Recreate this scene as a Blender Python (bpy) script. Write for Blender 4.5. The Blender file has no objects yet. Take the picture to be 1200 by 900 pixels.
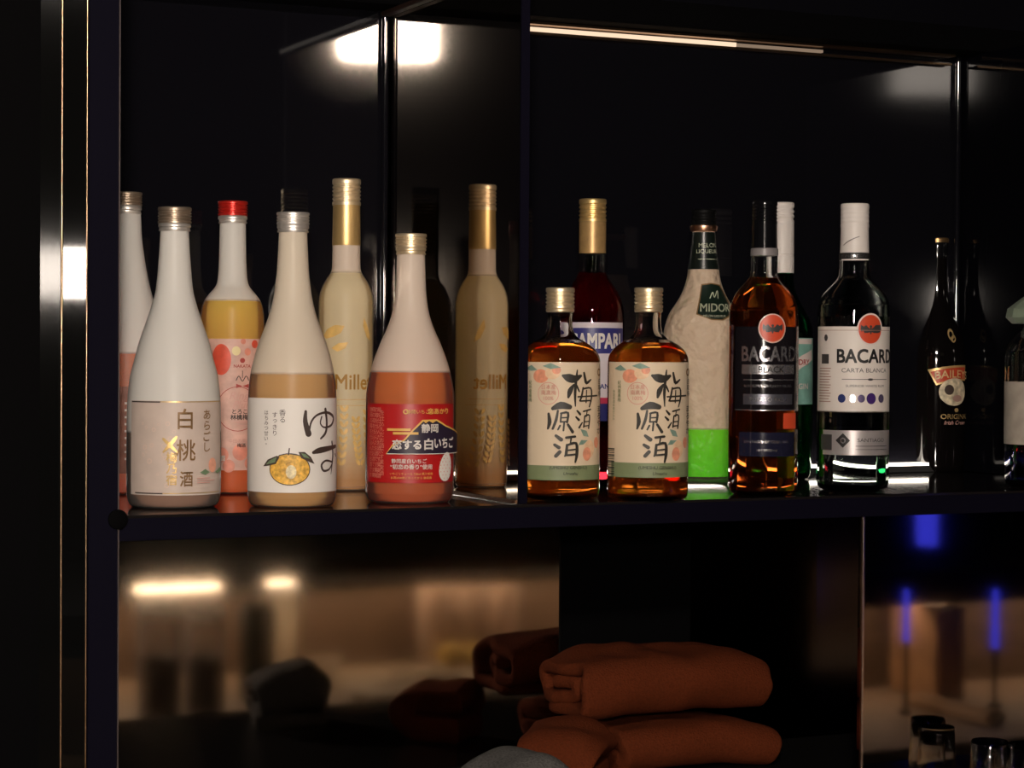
import bpy, bmesh, math, random
from mathutils import Vector, Matrix, noise
random.seed(7)
S = bpy.context.scene
COL = S.collection

# ------------------------------------------------------------------ camera
F = 2507.5                       # focal length in pixels of a 1200 px wide frame
YAW, PITCH, ROLL = 0.4396, 0.0162, 0.0062
SC = 1.28
SHELF_Z = 1.15
CAM = Vector((0, 0, SHELF_Z + 0.12 * SC))
cd = bpy.data.cameras.new('camera')
cd.sensor_width = 36; cd.lens = F / 1200 * 36; cd.clip_start = 0.02; cd.clip_end = 50
cam = bpy.data.objects.new('camera', cd); COL.objects.link(cam)
cam.matrix_world = (Matrix.Translation(CAM) @ Matrix.Rotation(-YAW, 4, 'Z')
                    @ Matrix.Rotation(math.pi / 2 - PITCH, 4, 'X') @ Matrix.Rotation(ROLL, 4, 'Z'))
S.camera = cam

# ------------------------------------------------------------------ world, exposure
w = bpy.data.worlds.new('night'); S.world = w; w.use_nodes = True
w.node_tree.nodes['Background'].inputs[0].default_value = (0.02, 0.025, 0.08, 1)
w.node_tree.nodes['Background'].inputs[1].default_value = 0.15
S.view_settings.view_transform = 'Standard'; S.view_settings.look = 'None'
S.view_settings.exposure = 0.0; S.view_settings.gamma = 1.0
S.view_settings.use_curve_mapping = False

WARM = (1.0, 0.88, 0.765)
KEY_LOW, KEY_HIGH = 740.0, 440.0     # emission of the two lamps above the photographer
LED_SHELF, LED_BAR = 9.0, 20.0

# ------------------------------------------------------------------ geometry of the view
def ray(u, v):
    a, b = u - 600.0, v - 450.0
    cr, sr = math.cos(ROLL), math.sin(ROLL)
    x = a * cr + b * sr; y = -a * sr + b * cr
    d2, c2, r = 1.0, -y / F, x / F
    d = d2 * math.cos(PITCH) + c2 * math.sin(PITCH)
    c = c2 * math.cos(PITCH) - d2 * math.sin(PITCH)
    return Vector((r * math.cos(YAW) + d * math.sin(YAW), -r * math.sin(YAW) + d * math.cos(YAW), c))
def on_z(u, v, z):
    r = ray(u, v); return CAM + r * ((z - CAM.z) / r.z)
def on_y(u, v, y):
    r = ray(u, v); return CAM + r * ((y - CAM.y) / r.y)
FWD = Vector((math.sin(YAW), math.cos(YAW), 0))
def depth(p): return (p - CAM).dot(FWD)
YF, YB = 1.4918 * SC, 1.7666 * SC        # shelf front edge and back wall
ZT = CAM.z + 0.2977 * SC                 # underside of the upper shelf
XP = 0.7072 * SC                         # mirrored divider, left face
XR = on_y(1122, 300, YB).x               # right side panel, left face
XL = on_y(143, 450, YF).x                # left post, right edge

# ------------------------------------------------------------------ materials
MATS = {}
def nodes(name):
    m = bpy.data.materials.new(name); m.use_nodes = True
    nt = m.node_tree; nt.nodes.clear()
    out = nt.nodes.new('ShaderNodeOutputMaterial')
    return m, nt, out
def pbr(name, col, rough=0.5, metal=0.0, spec=0.5, bump=0, scale=60, coat=0, var=0.0, stretch=None, sheen=0):
    if name in MATS: return MATS[name]
    m, nt, out = nodes(name)
    p = nt.nodes.new('ShaderNodeBsdfPrincipled'); nt.links.new(p.outputs[0], out.inputs[0])
    p.inputs['Base Color'].default_value = (*col, 1); p.inputs['Roughness'].default_value = rough
    p.inputs['Metallic'].default_value = metal; p.inputs['Specular IOR Level'].default_value = spec
    p.inputs['Coat Weight'].default_value = coat; p.inputs['Coat Roughness'].default_value = 0.06
    if sheen: p.inputs['Sheen Weight'].default_value = sheen; p.inputs['Sheen Roughness'].default_value = 0.4
    if bump or var:
        tc = nt.nodes.new('ShaderNodeTexCoord'); mp = nt.nodes.new('ShaderNodeMapping')
        nt.links.new(tc.outputs['Object'], mp.inputs[0])
        if stretch: mp.inputs['Scale'].default_value = stretch
        n = nt.nodes.new('ShaderNodeTexNoise'); n.inputs['Scale'].default_value = scale; n.inputs['Detail'].default_value = 4
        nt.links.new(mp.outputs[0], n.inputs['Vector'])
        if bump:
            b = nt.nodes.new('ShaderNodeBump'); b.inputs['Strength'].default_value = bump; b.inputs['Distance'].default_value = 0.002
            nt.links.new(n.outputs[0], b.inputs['Height']); nt.links.new(b.outputs[0], p.inputs['Normal'])
        if var:
            r = nt.nodes.new('ShaderNodeValToRGB')
            r.color_ramp.elements[0].position = 0.3; r.color_ramp.elements[1].position = 0.7
            r.color_ramp.elements[0].color = (*[c * (1 - var) for c in col], 1)
            r.color_ramp.elements[1].color = (*[min(1, c * (1 + var)) for c in col], 1)
            nt.links.new(n.outputs[0], r.inputs[0]); nt.links.new(r.outputs[0], p.inputs['Base Color'])
    MATS[name] = m; return m
def emit(name, col, s):
    if name in MATS: return MATS[name]
    m, nt, out = nodes(name)
    e = nt.nodes.new('ShaderNodeEmission'); e.inputs[0].default_value = (*col, 1); e.inputs[1].default_value = s
    nt.links.new(e.outputs[0], out.inputs[0]); MATS[name] = m; return m
def frosted(name, col, clear=0.12, trans=0.3, bump=0, scale=70, level=None, wet=0.82):
    """sand-blasted glass: part see-through, part scattering, with a soft sheen"""
    if name in MATS: return MATS[name]
    m, nt, out = nodes(name); L = nt.links.new; N = nt.nodes.new
    t = N('ShaderNodeBsdfTransparent'); t.inputs[0].default_value = (0.97, 0.96, 0.95, 1)
    d = N('ShaderNodeBsdfDiffuse'); d.inputs[0].default_value = (*col, 1)
    tr = N('ShaderNodeBsdfTranslucent'); tr.inputs[0].default_value = (*col, 1)
    g = N('ShaderNodeBsdfGlossy'); g.inputs['Roughness'].default_value = 0.32
    m1 = N('ShaderNodeMixShader'); m1.inputs[0].default_value = trans; L(d.outputs[0], m1.inputs[1]); L(tr.outputs[0], m1.inputs[2])
    m2 = N('ShaderNodeMixShader'); m2.inputs[0].default_value = clear; L(m1.outputs[0], m2.inputs[1]); L(t.outputs[0], m2.inputs[2])
    if level is not None:            # where liquid wets the inside, the ground glass turns clearer
        t2 = N('ShaderNodeTexCoord'); sx = N('ShaderNodeSeparateXYZ'); L(t2.outputs['Object'], sx.inputs[0])
        mr = N('ShaderNodeMapRange'); mr.inputs['From Min'].default_value = level - 0.0015; mr.inputs['From Max'].default_value = level + 0.0015
        mr.inputs['To Min'].default_value = wet; mr.inputs['To Max'].default_value = clear; L(sx.outputs['Z'], mr.inputs[0]); L(mr.outputs[0], m2.inputs[0])
    fr = N('ShaderNodeFresnel'); fr.inputs[0].default_value = 1.22
    m3 = N('ShaderNodeMixShader'); L(fr.outputs[0], m3.inputs[0]); L(m2.outputs[0], m3.inputs[1]); L(g.outputs[0], m3.inputs[2])
    L(m3.outputs[0], out.inputs[0])
    if bump:
        tc = N('ShaderNodeTexCoord'); n = N('ShaderNodeTexNoise'); n.inputs['Scale'].default_value = scale; n.inputs['Detail'].default_value = 2
        b = N('ShaderNodeBump'); b.inputs['Strength'].default_value = bump; b.inputs['Distance'].default_value = 0.007
        L(tc.outputs['Object'], n.inputs['Vector']); L(n.outputs[0], b.inputs['Height'])
        for q in (d, tr, g): L(b.outputs[0], q.inputs['Normal'])
    MATS[name] = m; return m
def cloudy(name, lo, hi, h=0.3, trans=0.5, z0=0.0):
    """cloudy liqueur: scattering; colour `lo` below, `hi` above (heights in metres from the base)"""
    if name in MATS: return MATS[name]
    m, nt, out = nodes(name); L = nt.links.new; N = nt.nodes.new
    tc = N('ShaderNodeTexCoord'); sx = N('ShaderNodeSeparateXYZ'); L(tc.outputs['Object'], sx.inputs[0])
    mr = N('ShaderNodeMapRange'); mr.inputs['From Min'].default_value = z0; mr.inputs['From Max'].default_value = h; L(sx.outputs['Z'], mr.inputs[0])
    r = N('ShaderNodeValToRGB'); r.color_ramp.elements[0].color = (*lo, 1); r.color_ramp.elements[1].color = (*hi, 1); L(mr.outputs[0], r.inputs[0])
    d = N('ShaderNodeBsdfDiffuse'); tr = N('ShaderNodeBsdfTranslucent'); L(r.outputs[0], d.inputs[0]); L(r.outputs[0], tr.inputs[0])
    mx = N('ShaderNodeMixShader'); mx.inputs[0].default_value = trans; L(d.outputs[0], mx.inputs[1]); L(tr.outputs[0], mx.inputs[2])
    L(mx.outputs[0], out.inputs[0]); MATS[name] = m; return m
def glass(name, col, ior=1.45, rough=0.0, haze=0.0, hcol=None):
    if name in MATS: return MATS[name]
    m, nt, out = nodes(name)
    p = nt.nodes.new('ShaderNodeBsdfPrincipled'); nt.links.new(p.outputs[0], out.inputs[0])
    p.inputs['Base Color'].default_value = (*col, 1); p.inputs['Roughness'].default_value = rough
    p.inputs['Transmission Weight'].default_value = 1; p.inputs['IOR'].default_value = ior
    if haze:                          # a little light scattered inside the liquid
        N, L = nt.nodes.new, nt.links.new
        d = N('ShaderNodeBsdfDiffuse'); t = N('ShaderNodeBsdfTranslucent'); a = N('ShaderNodeMixShader'); m2 = N('ShaderNodeMixShader')
        for q in (d, t): q.inputs[0].default_value = (*(hcol or col), 1)
        L(d.outputs[0], a.inputs[1]); L(t.outputs[0], a.inputs[2]); m2.inputs[0].default_value = haze
        L(p.outputs[0], m2.inputs[1]); L(a.outputs[0], m2.inputs[2]); L(m2.outputs[0], out.inputs[0])
    MATS[name] = m; return m

LACQUER = pbr('black lacquer', (0.0048, 0.0046, 0.0066), 0.05, spec=0.7, bump=0.006, scale=9)
SIDE_MIRROR = pbr('smoked mirror', (0.46, 0.39, 0.32), 0.02, metal=1.0)
SHELF_TOP = pbr('black shelf glass', (0.010, 0.008, 0.008), 0.07, spec=0.75, bump=0.01, scale=30)
NAVY = pbr('navy painted edge', (0.0040, 0.0034, 0.0085), 0.6, spec=0.03, bump=0.05, scale=40)
MATT = pbr('matt black', (0.0016, 0.0015, 0.0018), 0.8, spec=0.04, bump=0.05)
STEEL = pbr('dark polished steel', (0.42, 0.37, 0.33), 0.065, metal=1.0, bump=0.02, scale=12)
DIMSTEEL = pbr('black semi gloss panel', (0.05, 0.045, 0.045), 0.12, metal=1.0, bump=0.02, scale=12)
CHROME = pbr('chrome', (0.55, 0.50, 0.46), 0.22, metal=1.0)
BRASS = pbr('aged brass', (0.50, 0.33, 0.20), 0.3, metal=1.0, bump=0.1, scale=90)
GOLD = pbr('gold metal', (0.80, 0.56, 0.24), 0.40, metal=0.8, bump=0.05, scale=120)
SILVER = pbr('silver cap metal', (0.78, 0.73, 0.68), 0.40, metal=0.8, bump=0.04, scale=120)
PALEGOLD = pbr('pale gold metal', (0.86, 0.70, 0.47), 0.40, metal=0.8, bump=0.04, scale=120)
BRONZE = pbr('bronze cap metal', (0.42, 0.33, 0.25), 0.40, metal=0.8, bump=0.04, scale=120)
INK = pbr('black ink', (0.012, 0.010, 0.010), 0.5)
WHITEINK = pbr('white ink', (0.74, 0.69, 0.64), 0.5)
GOLDINK = pbr('gold foil ink', (0.55, 0.37, 0.14), 0.35, metal=0.6)

# ------------------------------------------------------------------ mesh helpers
def link(name, me, mat, parent=None, loc=None):
    o = bpy.data.objects.new(name, me); COL.objects.link(o)
    if mat: me.materials.append(mat)
    if parent: o.parent = parent
    if loc is not None: o.location = loc
    return o
def tag(o, label, cat, group=None):
    o['label'] = label; o['category'] = cat
    if group: o['group'] = group
    return o
def empty(name, loc, label, cat, group=None):
    o = bpy.data.objects.new(name, None); COL.objects.link(o); o.location = loc; o.empty_display_size = 0.05
    return tag(o, label, cat, group)
def from_bm(name, bm, mat, parent=None, loc=None, smooth=None):
    me = bpy.data.meshes.new(name)
    bmesh.ops.recalc_face_normals(bm, faces=bm.faces)
    bm.to_mesh(me); bm.free()
    if smooth is not None:
        for p in me.polygons: p.use_smooth = True
        me.set_sharp_from_angle(angle=math.radians(smooth))
    return link(name, me, mat, parent, loc)
def box_bm(x0, x1, y0, y1, z0, z1, bev=0.0, seg=2, bm=None):
    bm = bm or bmesh.new()
    r = bmesh.ops.create_cube(bm, size=1)
    bmesh.ops.scale(bm, vec=(x1 - x0, y1 - y0, z1 - z0), verts=r['verts'])
    bmesh.ops.translate(bm, vec=((x0 + x1) / 2, (y0 + y1) / 2, (z0 + z1) / 2), verts=r['verts'])
    if bev:
        ed = list({e for v in r['verts'] for e in v.link_edges})
        bmesh.ops.bevel(bm, geom=ed, offset=bev, segments=seg, affect='EDGES')
    return bm
def box(name, x0, x1, y0, y1, z0, z1, mat, parent=None, bev=0.0):
    c = Vector(((x0 + x1) / 2, (y0 + y1) / 2, z0))
    off = c if parent is None else Vector((0, 0, 0))
    bm = box_bm(x0 - off.x, x1 - off.x, y0 - off.y, y1 - off.y, z0 - off.z, z1 - off.z, bev)
    return from_bm(name, bm, mat, parent, off if parent is None else None, smooth=35 if bev else None)
def struct(name, *a, **k):
    o = box(name, *a, **k); o['kind'] = 'structure'; return o
def rings(bm, prof, n=48, cap0=True, cap1=True):
    """surface of revolution from (z, r) pairs"""
    R = []
    for z, r in prof:
        R.append([bm.verts.new((r * math.cos(2 * math.pi * i / n), r * math.sin(2 * math.pi * i / n), z)) for i in range(n)])
    for a, b in zip(R, R[1:]):
        for i in range(n):
            bm.faces.new((a[i], a[(i + 1) % n], b[(i + 1) % n], b[i]))
    if cap0: bm.faces.new(R[0][::-1])
    if cap1: bm.faces.new(R[-1])
    return R
def lathe(name, prof, mat, parent=None, loc=None, n=48, smooth=40, inner=None):
    bm = bmesh.new(); rings(bm, prof, n)
    me = bpy.data.meshes.new(name)
    bmesh.ops.recalc_face_normals(bm, faces=bm.faces)
    if inner:
        b2 = bmesh.new(); rings(b2, inner, n); bmesh.ops.recalc_face_normals(b2, faces=b2.faces)
        bmesh.ops.reverse_faces(b2, faces=b2.faces)
        t = bpy.data.meshes.new('t'); b2.to_mesh(t); b2.free(); bm.from_mesh(t); bpy.data.meshes.remove(t)
    bm.to_mesh(me); bm.free()
    for p in me.polygons: p.use_smooth = True
    me.set_sharp_from_angle(angle=math.radians(smooth))
    return link(name, me, mat, parent, loc)
def catmull(pts, n=4):
    out = []
    P = [pts[0]] + list(pts) + [pts[-1]]
    for i in range(1, len(P) - 2):
        p0, p1, p2, p3 = P[i - 1:i + 3]
        for j in range(n):
            t = j / n
            out.append(tuple(0.5 * (2 * b + (c - a) * t + (2 * a - 5 * b + 4 * c - d) * t * t + (3 * b - a - 3 * c + d) * t ** 3)
                             for a, b, c, d in zip(p0, p1, p2, p3)))
    out.append(tuple(pts[-1])); return out
_txt = {}
def text_mesh(s, bold=0.0, shear=0.0):
    key = (s, bold, shear)
    if key in _txt: return _txt[key]
    c = bpy.data.curves.new('t', 'FONT'); c.body = s; c.offset = bold; c.shear = shear; c.resolution_u = 3
    o = bpy.data.objects.new('t', c); COL.objects.link(o)
    me = bpy.data.meshes.new_from_object(o.evaluated_get(bpy.context.evaluated_depsgraph_get()))
    vs = [(v.co.x, v.co.y) for v in me.vertices]; fs = [tuple(p.vertices) for p in me.polygons]
    bpy.data.objects.remove(o); bpy.data.curves.remove(c); bpy.data.meshes.remove(me)
    x0, x1 = min(v[0] for v in vs), max(v[0] for v in vs)
    y0, y1 = min(v[1] for v in vs), max(v[1] for v in vs)
    vs = [(x - (x0 + x1) / 2, y - (y0 + y1) / 2) for x, y in vs]
    _txt[key] = (vs, fs, x1 - x0, y1 - y0); return _txt[key]

def fat(s, bold, shear):
    vs, fs, wd, ht = text_mesh(s, 0.0, shear)
    if bold <= 0: return vs, fs, wd, ht
    V, Q = [], []
    for dx, dy in ((-1, -1), (1, -1), (1, 1), (-1, 1)):
        n = len(V); V += [(x + dx * bold, y + dy * bold) for x, y in vs]; Q += [tuple(i + n for i in f) for f in fs]
    return V, Q, wd + 2 * bold, ht + 2 * bold

# ------------------------------------------------------------------ bottles
class Bottle:
    """A bottle measured from the photograph: heights as image rows v, radii in image pixels at its own distance."""
    def __init__(self, name, label, cat, u, v, prof, group=None):
        self.p = on_z(u, v, SHELF_Z); self.z = depth(self.p); self.k = self.z / F
        self.u, self.v = u, v
        self.root = empty(name, self.p, label, cat, group)
        self.prof = catmull([(self.Z(a), b * self.k) for a, b in prof], 4)
        d = Vector((self.p.x, self.p.y, 0)).normalized(); self.d = d; self.r_ = Vector((d.y, -d.x, 0))
        self.art = {}; self.layer = 0
    def Z(self, v): return (self.v - v) * self.k
    def rad(self, z):
        P = self.prof
        for (z0, r0), (z1, r1) in zip(P, P[1:]):
            if z0 <= z <= z1 and z1 > z0: return r0 + (r1 - r0) * (z - z0) / (z1 - z0)
        return P[-1][1] if z > P[-1][0] else P[0][1]
    def body(self, mat, name='body', wall=None):
        inner = None
        if wall:
            wl = wall * self.k
            inner = [(z, max(r - wl, 0.001)) for z, r in self.prof if z > 2.5 * wl and r > wl * 1.5]
            inner = [(2.2 * wl, inner[0][1] * 0.8)] + inner
            self.inner = inner
        return lathe(name, self.prof, mat, self.root, inner=inner)
    def liquid(self, v, mat, shrink=0.965, z0=2.0):
        zt = self.Z(v)
        if getattr(self, 'inner', None):
            pr = [(z, r + 0.25 * self.k) for z, r in self.inner if z < zt]
            pr = pr + [(zt, pr[-1][1])]
        else:
            pr = [(z, r * shrink) for z, r in self.prof if z0 * self.k < z < zt]
            pr = pr + [(zt, self.rad(zt) * shrink)]
        return lathe('liquid', pr, mat, self.root)
    def turned(self, name, pts, mat, parent=None, smooth=40, n=40):
        return lathe(name, [(self.Z(a), b * self.k) for a, b in pts], mat, parent or self.root, smooth=smooth, n=n)
    def cap(self, v0, v1, r, mat, ribs=3, lip=1.2, name='cap', parent=None):
        pts = [(v0, r * 0.8), (v0, r)]; h = (v0 - v1)
        for i in range(ribs):
            a = v0 - h * (0.12 + 0.72 * i / max(ribs, 1)); s = h * 0.72 / max(ribs, 1)
            pts += [(a, r), (a - s * 0.25, r - lip), (a - s * 0.5, r - lip), (a - s * 0.75, r)]
        pts += [(v1 + h * 0.07, r), (v1 + h * 0.02, r - 0.5), (v1, r - 1.4)]
        return self.turned(name, pts, mat, parent)
    # -- things printed on or glued round the bottle
    def S(self, u, v=None):
        r = self.rad(self.Z(v if v is not None else 500)) / self.k
        return r * math.asin(max(-0.999, min(0.999, (u - self.u) / r)))
    def wrap(self, s, z, off):
        """s is an arc length in pixels at the radius of that height"""
        r = self.rad(z); a = s * self.k / r; r += off
        return (-self.d * math.cos(a) + self.r_ * math.sin(a)) * r + Vector((0, 0, z))
    def sheet(self, name, s0, s1, v0, v1, mat, parent=None, off=0.00035, thick=0.0004, nv=8, shape=None):
        """curved rectangle (v0 upper row, v1 lower row) with a little thickness"""
        ns = max(4, int(abs(s1 - s0) * self.k / self.rad(self.Z((v0 + v1) / 2)) / 0.045))
        bm = bmesh.new(); G = {}
        for i in range(ns + 1):
            for j in range(nv + 1):
                s = s0 + (s1 - s0) * i / ns; v = v1 + (v0 - v1) * j / nv
                for q in (0, 1):
                    G[i, j, q] = bm.verts.new(self.wrap(s, self.Z(v), off + thick * (q - 1) * 0.9))
        for i in range(ns):
            for j in range(nv):
                for q in (0, 1): bm.faces.new((G[i, j, q], G[i + 1, j, q], G[i + 1, j + 1, q], G[i, j + 1, q]))
        for i in range(ns):
            for j in (0, nv): bm.faces.new((G[i, j, 0], G[i + 1, j, 0], G[i + 1, j, 1], G[i, j, 1]))
        for j in range(nv):
            for i in (0, ns): bm.faces.new((G[i, j, 0], G[i, j + 1, 0], G[i, j + 1, 1], G[i, j, 1]))
        self.cur = from_bm(name, bm, mat, parent or self.root, smooth=50)
        self.off0 = off + 0.00012
        return self.cur
    def on(self, o, off0=0.0005): self.cur = o; self.off0 = off0
    def _add(self, kind, mat, vs, fs):
        self.layer += 1
        sp = max(v[0] for v in vs) - min(v[0] for v in vs); hp = max(v[1] for v in vs) - min(v[1] for v in vs)
        big = kind == 'artwork' and max(sp, hp) >= 9 and min(sp, hp) > 3
        key = (self.cur, kind, mat, self.layer if big else 0)
        V, Fc = self.art.setdefault(key, ([], []))
        n = len(V); lay = self.off0 + 0.000035 * self.layer
        V.extend((s, v, lay) for s, v in vs); Fc.extend(tuple(i + n for i in f) for f in fs)
    def text(self, s, u, v, size, mat, bold=0.0, shear=0.0, width=None, vertical=False, ds=0.0, step=1.0, arc=0.0):
        """size is the letter height (em) in pixels; u, v the centre"""
        s0 = self.S(u, v) + ds
        if vertical:
            n = len(s)
            for i, ch in enumerate(s):
                vs, fs, wd, ht = fat(ch, bold, shear)
                cy = v + (i - (n - 1) / 2) * size * step
                self._add('lettering', mat, [(s0 + x * size, cy - y * size) for x, y in vs], fs)
            return
        vs, fs, wd, ht = fat(s, bold, shear)
        sx = size if width is None else width / wd
        self._add('lettering', mat, [(s0 + x * sx, v - y * size + arc * (x * sx) ** 2) for x, y in vs], fs)
    def stroke(self, pts, mat, kind='lettering', n=4):
        P = catmull([(self.S(u, v), v, wd) for u, v, wd in pts], n)
        vs, fs = [], []
        for i, (x, y, wd) in enumerate(P):
            a = P[max(i - 1, 0)]; b = P[min(i + 1, len(P) - 1)]
            dx, dy = b[0] - a[0], b[1] - a[1]; l = math.hypot(dx, dy) or 1
            nx, ny = -dy / l * wd / 2, dx / l * wd / 2
            vs += [(x + nx, y + ny), (x - nx, y - ny)]
            if i: fs.append((2 * i - 2, 2 * i - 1, 2 * i + 1, 2 * i))
        for (x, y, wd), base, sg in ((P[0], (0, 1), -1), (P[-1], (len(vs) - 2, len(vs) - 1), 1)):   # round ends
            q = P[1] if sg < 0 else P[-2]
            ang = math.atan2(y - q[1], x - q[0]); c = []
            for j in range(7):
                t = ang - math.pi / 2 + math.pi * j / 6
                c.append(len(vs)); vs.append((x + math.cos(t) * wd / 2, y + math.sin(t) * wd / 2))
            fs.append(tuple(c))
        self._add(kind, mat, vs, fs)
    def poly(self, pts, mat, kind='artwork', raw=False):
        vs = pts if raw else [(self.S(u, v), v) for u, v in pts]
        self._add(kind, mat, vs, [tuple(range(len(vs)))])
    def oval(self, u, v, ru, rv, mat, kind='artwork', n=24, rot=0.0, egg=0.0, ring=0.0, ds=0.0):
        s0 = self.S(u, v) + ds; c, s_ = math.cos(rot), math.sin(rot)
        def pt(t, f):
            x, y = ru * f * math.cos(t) * (1 + egg * math.sin(t)), rv * f * math.sin(t)
            return (s0 + x * c - y * s_, v + x * s_ + y * c)
        T = [2 * math.pi * i / n for i in range(n)]
        if ring:
            vs = [pt(t, 1) for t in T] + [pt(t, 1 - ring) for t in T]
            fs = [(i, (i + 1) % n, n + (i + 1) % n, n + i) for i in range(n)]
        else:
            vs = [pt(t, 1) for t in T]; fs = [tuple(range(n))]
        self._add(kind, mat, vs, fs)
    def bar(self, u0, u1, v0, v1, mat, kind='artwork'):
        a, b, m = self.S(u0, v0), self.S(u1, v0), 5
        vs = [(a + (b - a) * i / m, v) for i in range(m + 1) for v in (v0, v1)]
        self._add(kind, mat, vs, [(2 * i, 2 * i + 2, 2 * i + 3, 2 * i + 1) for i in range(m)])
    def finish(self):
        for (par, kind, mat, _n), (V, Fc) in self.art.items():
            bm = bmesh.new(); vv = [bm.verts.new(v) for v in V]
            for f in Fc:
                try: bm.faces.new([vv[i] for i in f])
                except ValueError: pass
            bmesh.ops.triangulate(bm, faces=[f for f in bm.faces if len(f.verts) > 4])
            xs = [v[0] for v in V]; rr = self.rad(self.Z(V[0][1])) / self.k; st = rr * 0.055
            x = math.floor(min(xs) / st) * st + st
            while x < max(xs):
                bmesh.ops.bisect_plane(bm, geom=bm.verts[:] + bm.edges[:] + bm.faces[:], plane_co=(x, 0, 0), plane_no=(1, 0, 0))
                x += st
            ys = [v[1] for v in V]; rs = [self.rad(self.Z(y)) for y in (min(ys), (min(ys) + max(ys)) / 2, max(ys))]
            if max(rs) - min(rs) > 0.01 * rs[0]:
                y = min(ys) + 2.5
                while y < max(ys):
                    bmesh.ops.bisect_plane(bm, geom=bm.verts[:] + bm.edges[:] + bm.faces[:], plane_co=(0, y, 0), plane_no=(0, 1, 0))
                    y += 2.5
            for v in bm.verts: v.co = self.wrap(v.co.x, self.Z(v.co.y), v.co.z)
            me = bpy.data.meshes.new(kind); bm.to_mesh(me); bm.free()
            o = link(kind, me, mat, par)
            if not _n: o['kind'] = 'stuff'
        return self

# ------------------------------------------------------------------ the room
ROOMW = pbr('dark room paint', (0.003, 0.003, 0.005), 0.9, spec=0.02, bump=0.05, scale=20)
struct('floor', -2.5, 4.5, -2.2, 2.6, -0.05, 0.0, pbr('dark floor', (0.012, 0.010, 0.010), 0.5, bump=0.1, scale=8))
struct('ceiling', -2.5, 4.5, -2.2, 2.6, 2.7, 2.75, ROOMW)
struct('wall_back', -2.5, 4.5, YB, YB + 0.06, 0.0, 2.7, LACQUER)
struct('wall_left', -2.5, -2.44, -2.2, YB, 0.0, 2.7, ROOMW)
struct('wall_right', 4.44, 4.5, -2.2, YB, 0.0, 2.7, ROOMW)
struct('wall_front', -2.44, 4.44, -2.2, -2.14, 0.0, 2.7, ROOMW)

# shelf board
sx0, sx1 = XL - 0.004, XR + 0.35
sh = empty('shelf_board', ((sx0 + sx1) / 2, YF, SHELF_Z - 0.022), 'long glossy black shelf board carrying all the bottles', 'shelf')
def child_box(name, root, x0, x1, y0, y1, z0, z1, mat, bev=0.0):
    l = root.location
    return from_bm(name, box_bm(x0 - l.x, x1 - l.x, y0 - l.y, y1 - l.y, z0 - l.z, z1 - l.z, bev), mat, root, smooth=35 if bev else None)
child_box('board', sh, sx0, sx1, YF, YB - 0.001, SHELF_Z - 0.022, SHELF_Z, SHELF_TOP, 0.0008)
child_box('front_edge', sh, sx0, sx1, YF - 0.003, YF - 0.0002, SHELF_Z - 0.023, SHELF_Z - 0.0025, NAVY, 0.0006)

# upper shelf with its lit trim along the back
us = empty('wall_ledge', ((sx0 + sx1) / 2, YB - 0.03, ZT), 'narrow black ledge on the back wall above the bottles with a glinting metal trim', 'shelf')
child_box('board', us, XL + 0.002, sx1, YB - 0.055, YB - 0.001, ZT, ZT + 0.03, MATT, 0.001)

# divider with mirrored left face
dv = empty('divider_panel', (XP, YF, SHELF_Z), 'tall mirrored divider with navy front edge between the two bays', 'divider')
tP = depth(Vector((XP, YF, 0))) / F
child_box('mirror', dv, XP, XP + 0.003, YF + 0.001, YB - 0.002, SHELF_Z + 0.001, ZT - 0.001, SIDE_MIRROR)
child_box('panel', dv, XP + 0.0031, XP + 11 * tP, YF + 0.001, YB - 0.002, SHELF_Z + 0.001, ZT - 0.001, LACQUER)
child_box('front_edge', dv, XP, XP + 11.2 * tP, YF - 0.002, YF + 0.0009, SHELF_Z + 0.0008, 2.6, NAVY, 0.0005)
child_box('base_trim', dv, XP - 0.0035, XP - 0.0002, YF + 0.006, YF + 0.27, SHELF_Z + 0.0006, SHELF_Z + 0.004, pbr('dark brown metal', (0.12, 0.07, 0.05), 0.4, metal=1.0), 0.0006)
child_box('top_trim', dv, XP - 0.010, XP - 0.0002, YF + 0.006, YB - 0.004, ZT - 0.006, ZT - 0.0004, pbr('brown strip', (0.022, 0.011, 0.008), 0.5, spec=0.2), 0.0006)
# right-hand side panel
sp = empty('bay_partition', (XR, YF, SHELF_Z), 'black glossy side panel closing the bay at the far right', 'divider')
child_box('panel', sp, XR, XR + 0.012, YF, YB - 0.002, SHELF_Z + 0.001, ZT - 0.001, pbr('dull black panel', (0.002, 0.002, 0.003), 0.06, spec=0.03))
child_box('front_edge', sp, XR, XR + 0.012, YF - 0.003, YF - 0.0002, SHELF_Z + 0.001, ZT, MATT)
# corner beads where the back wall meets the dividers
def bead(x, label):
    bm = bmesh.new(); rings(bm, [(0, 0.0042), (ZT - SHELF_Z - 0.004, 0.0042)], 14)
    o = from_bm('corner_bead', bm, LACQUER, loc=(x, YB - 0.0055, SHELF_Z + 0.001), smooth=40)
    return tag(o, label, 'bead', 'vertical corner beads')
bead(XP - 0.0055, 'thin black upright bead in the back corner beside the mirrored divider')
bead(XR - 0.0055, 'thin black upright bead in the back corner at far right')

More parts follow.
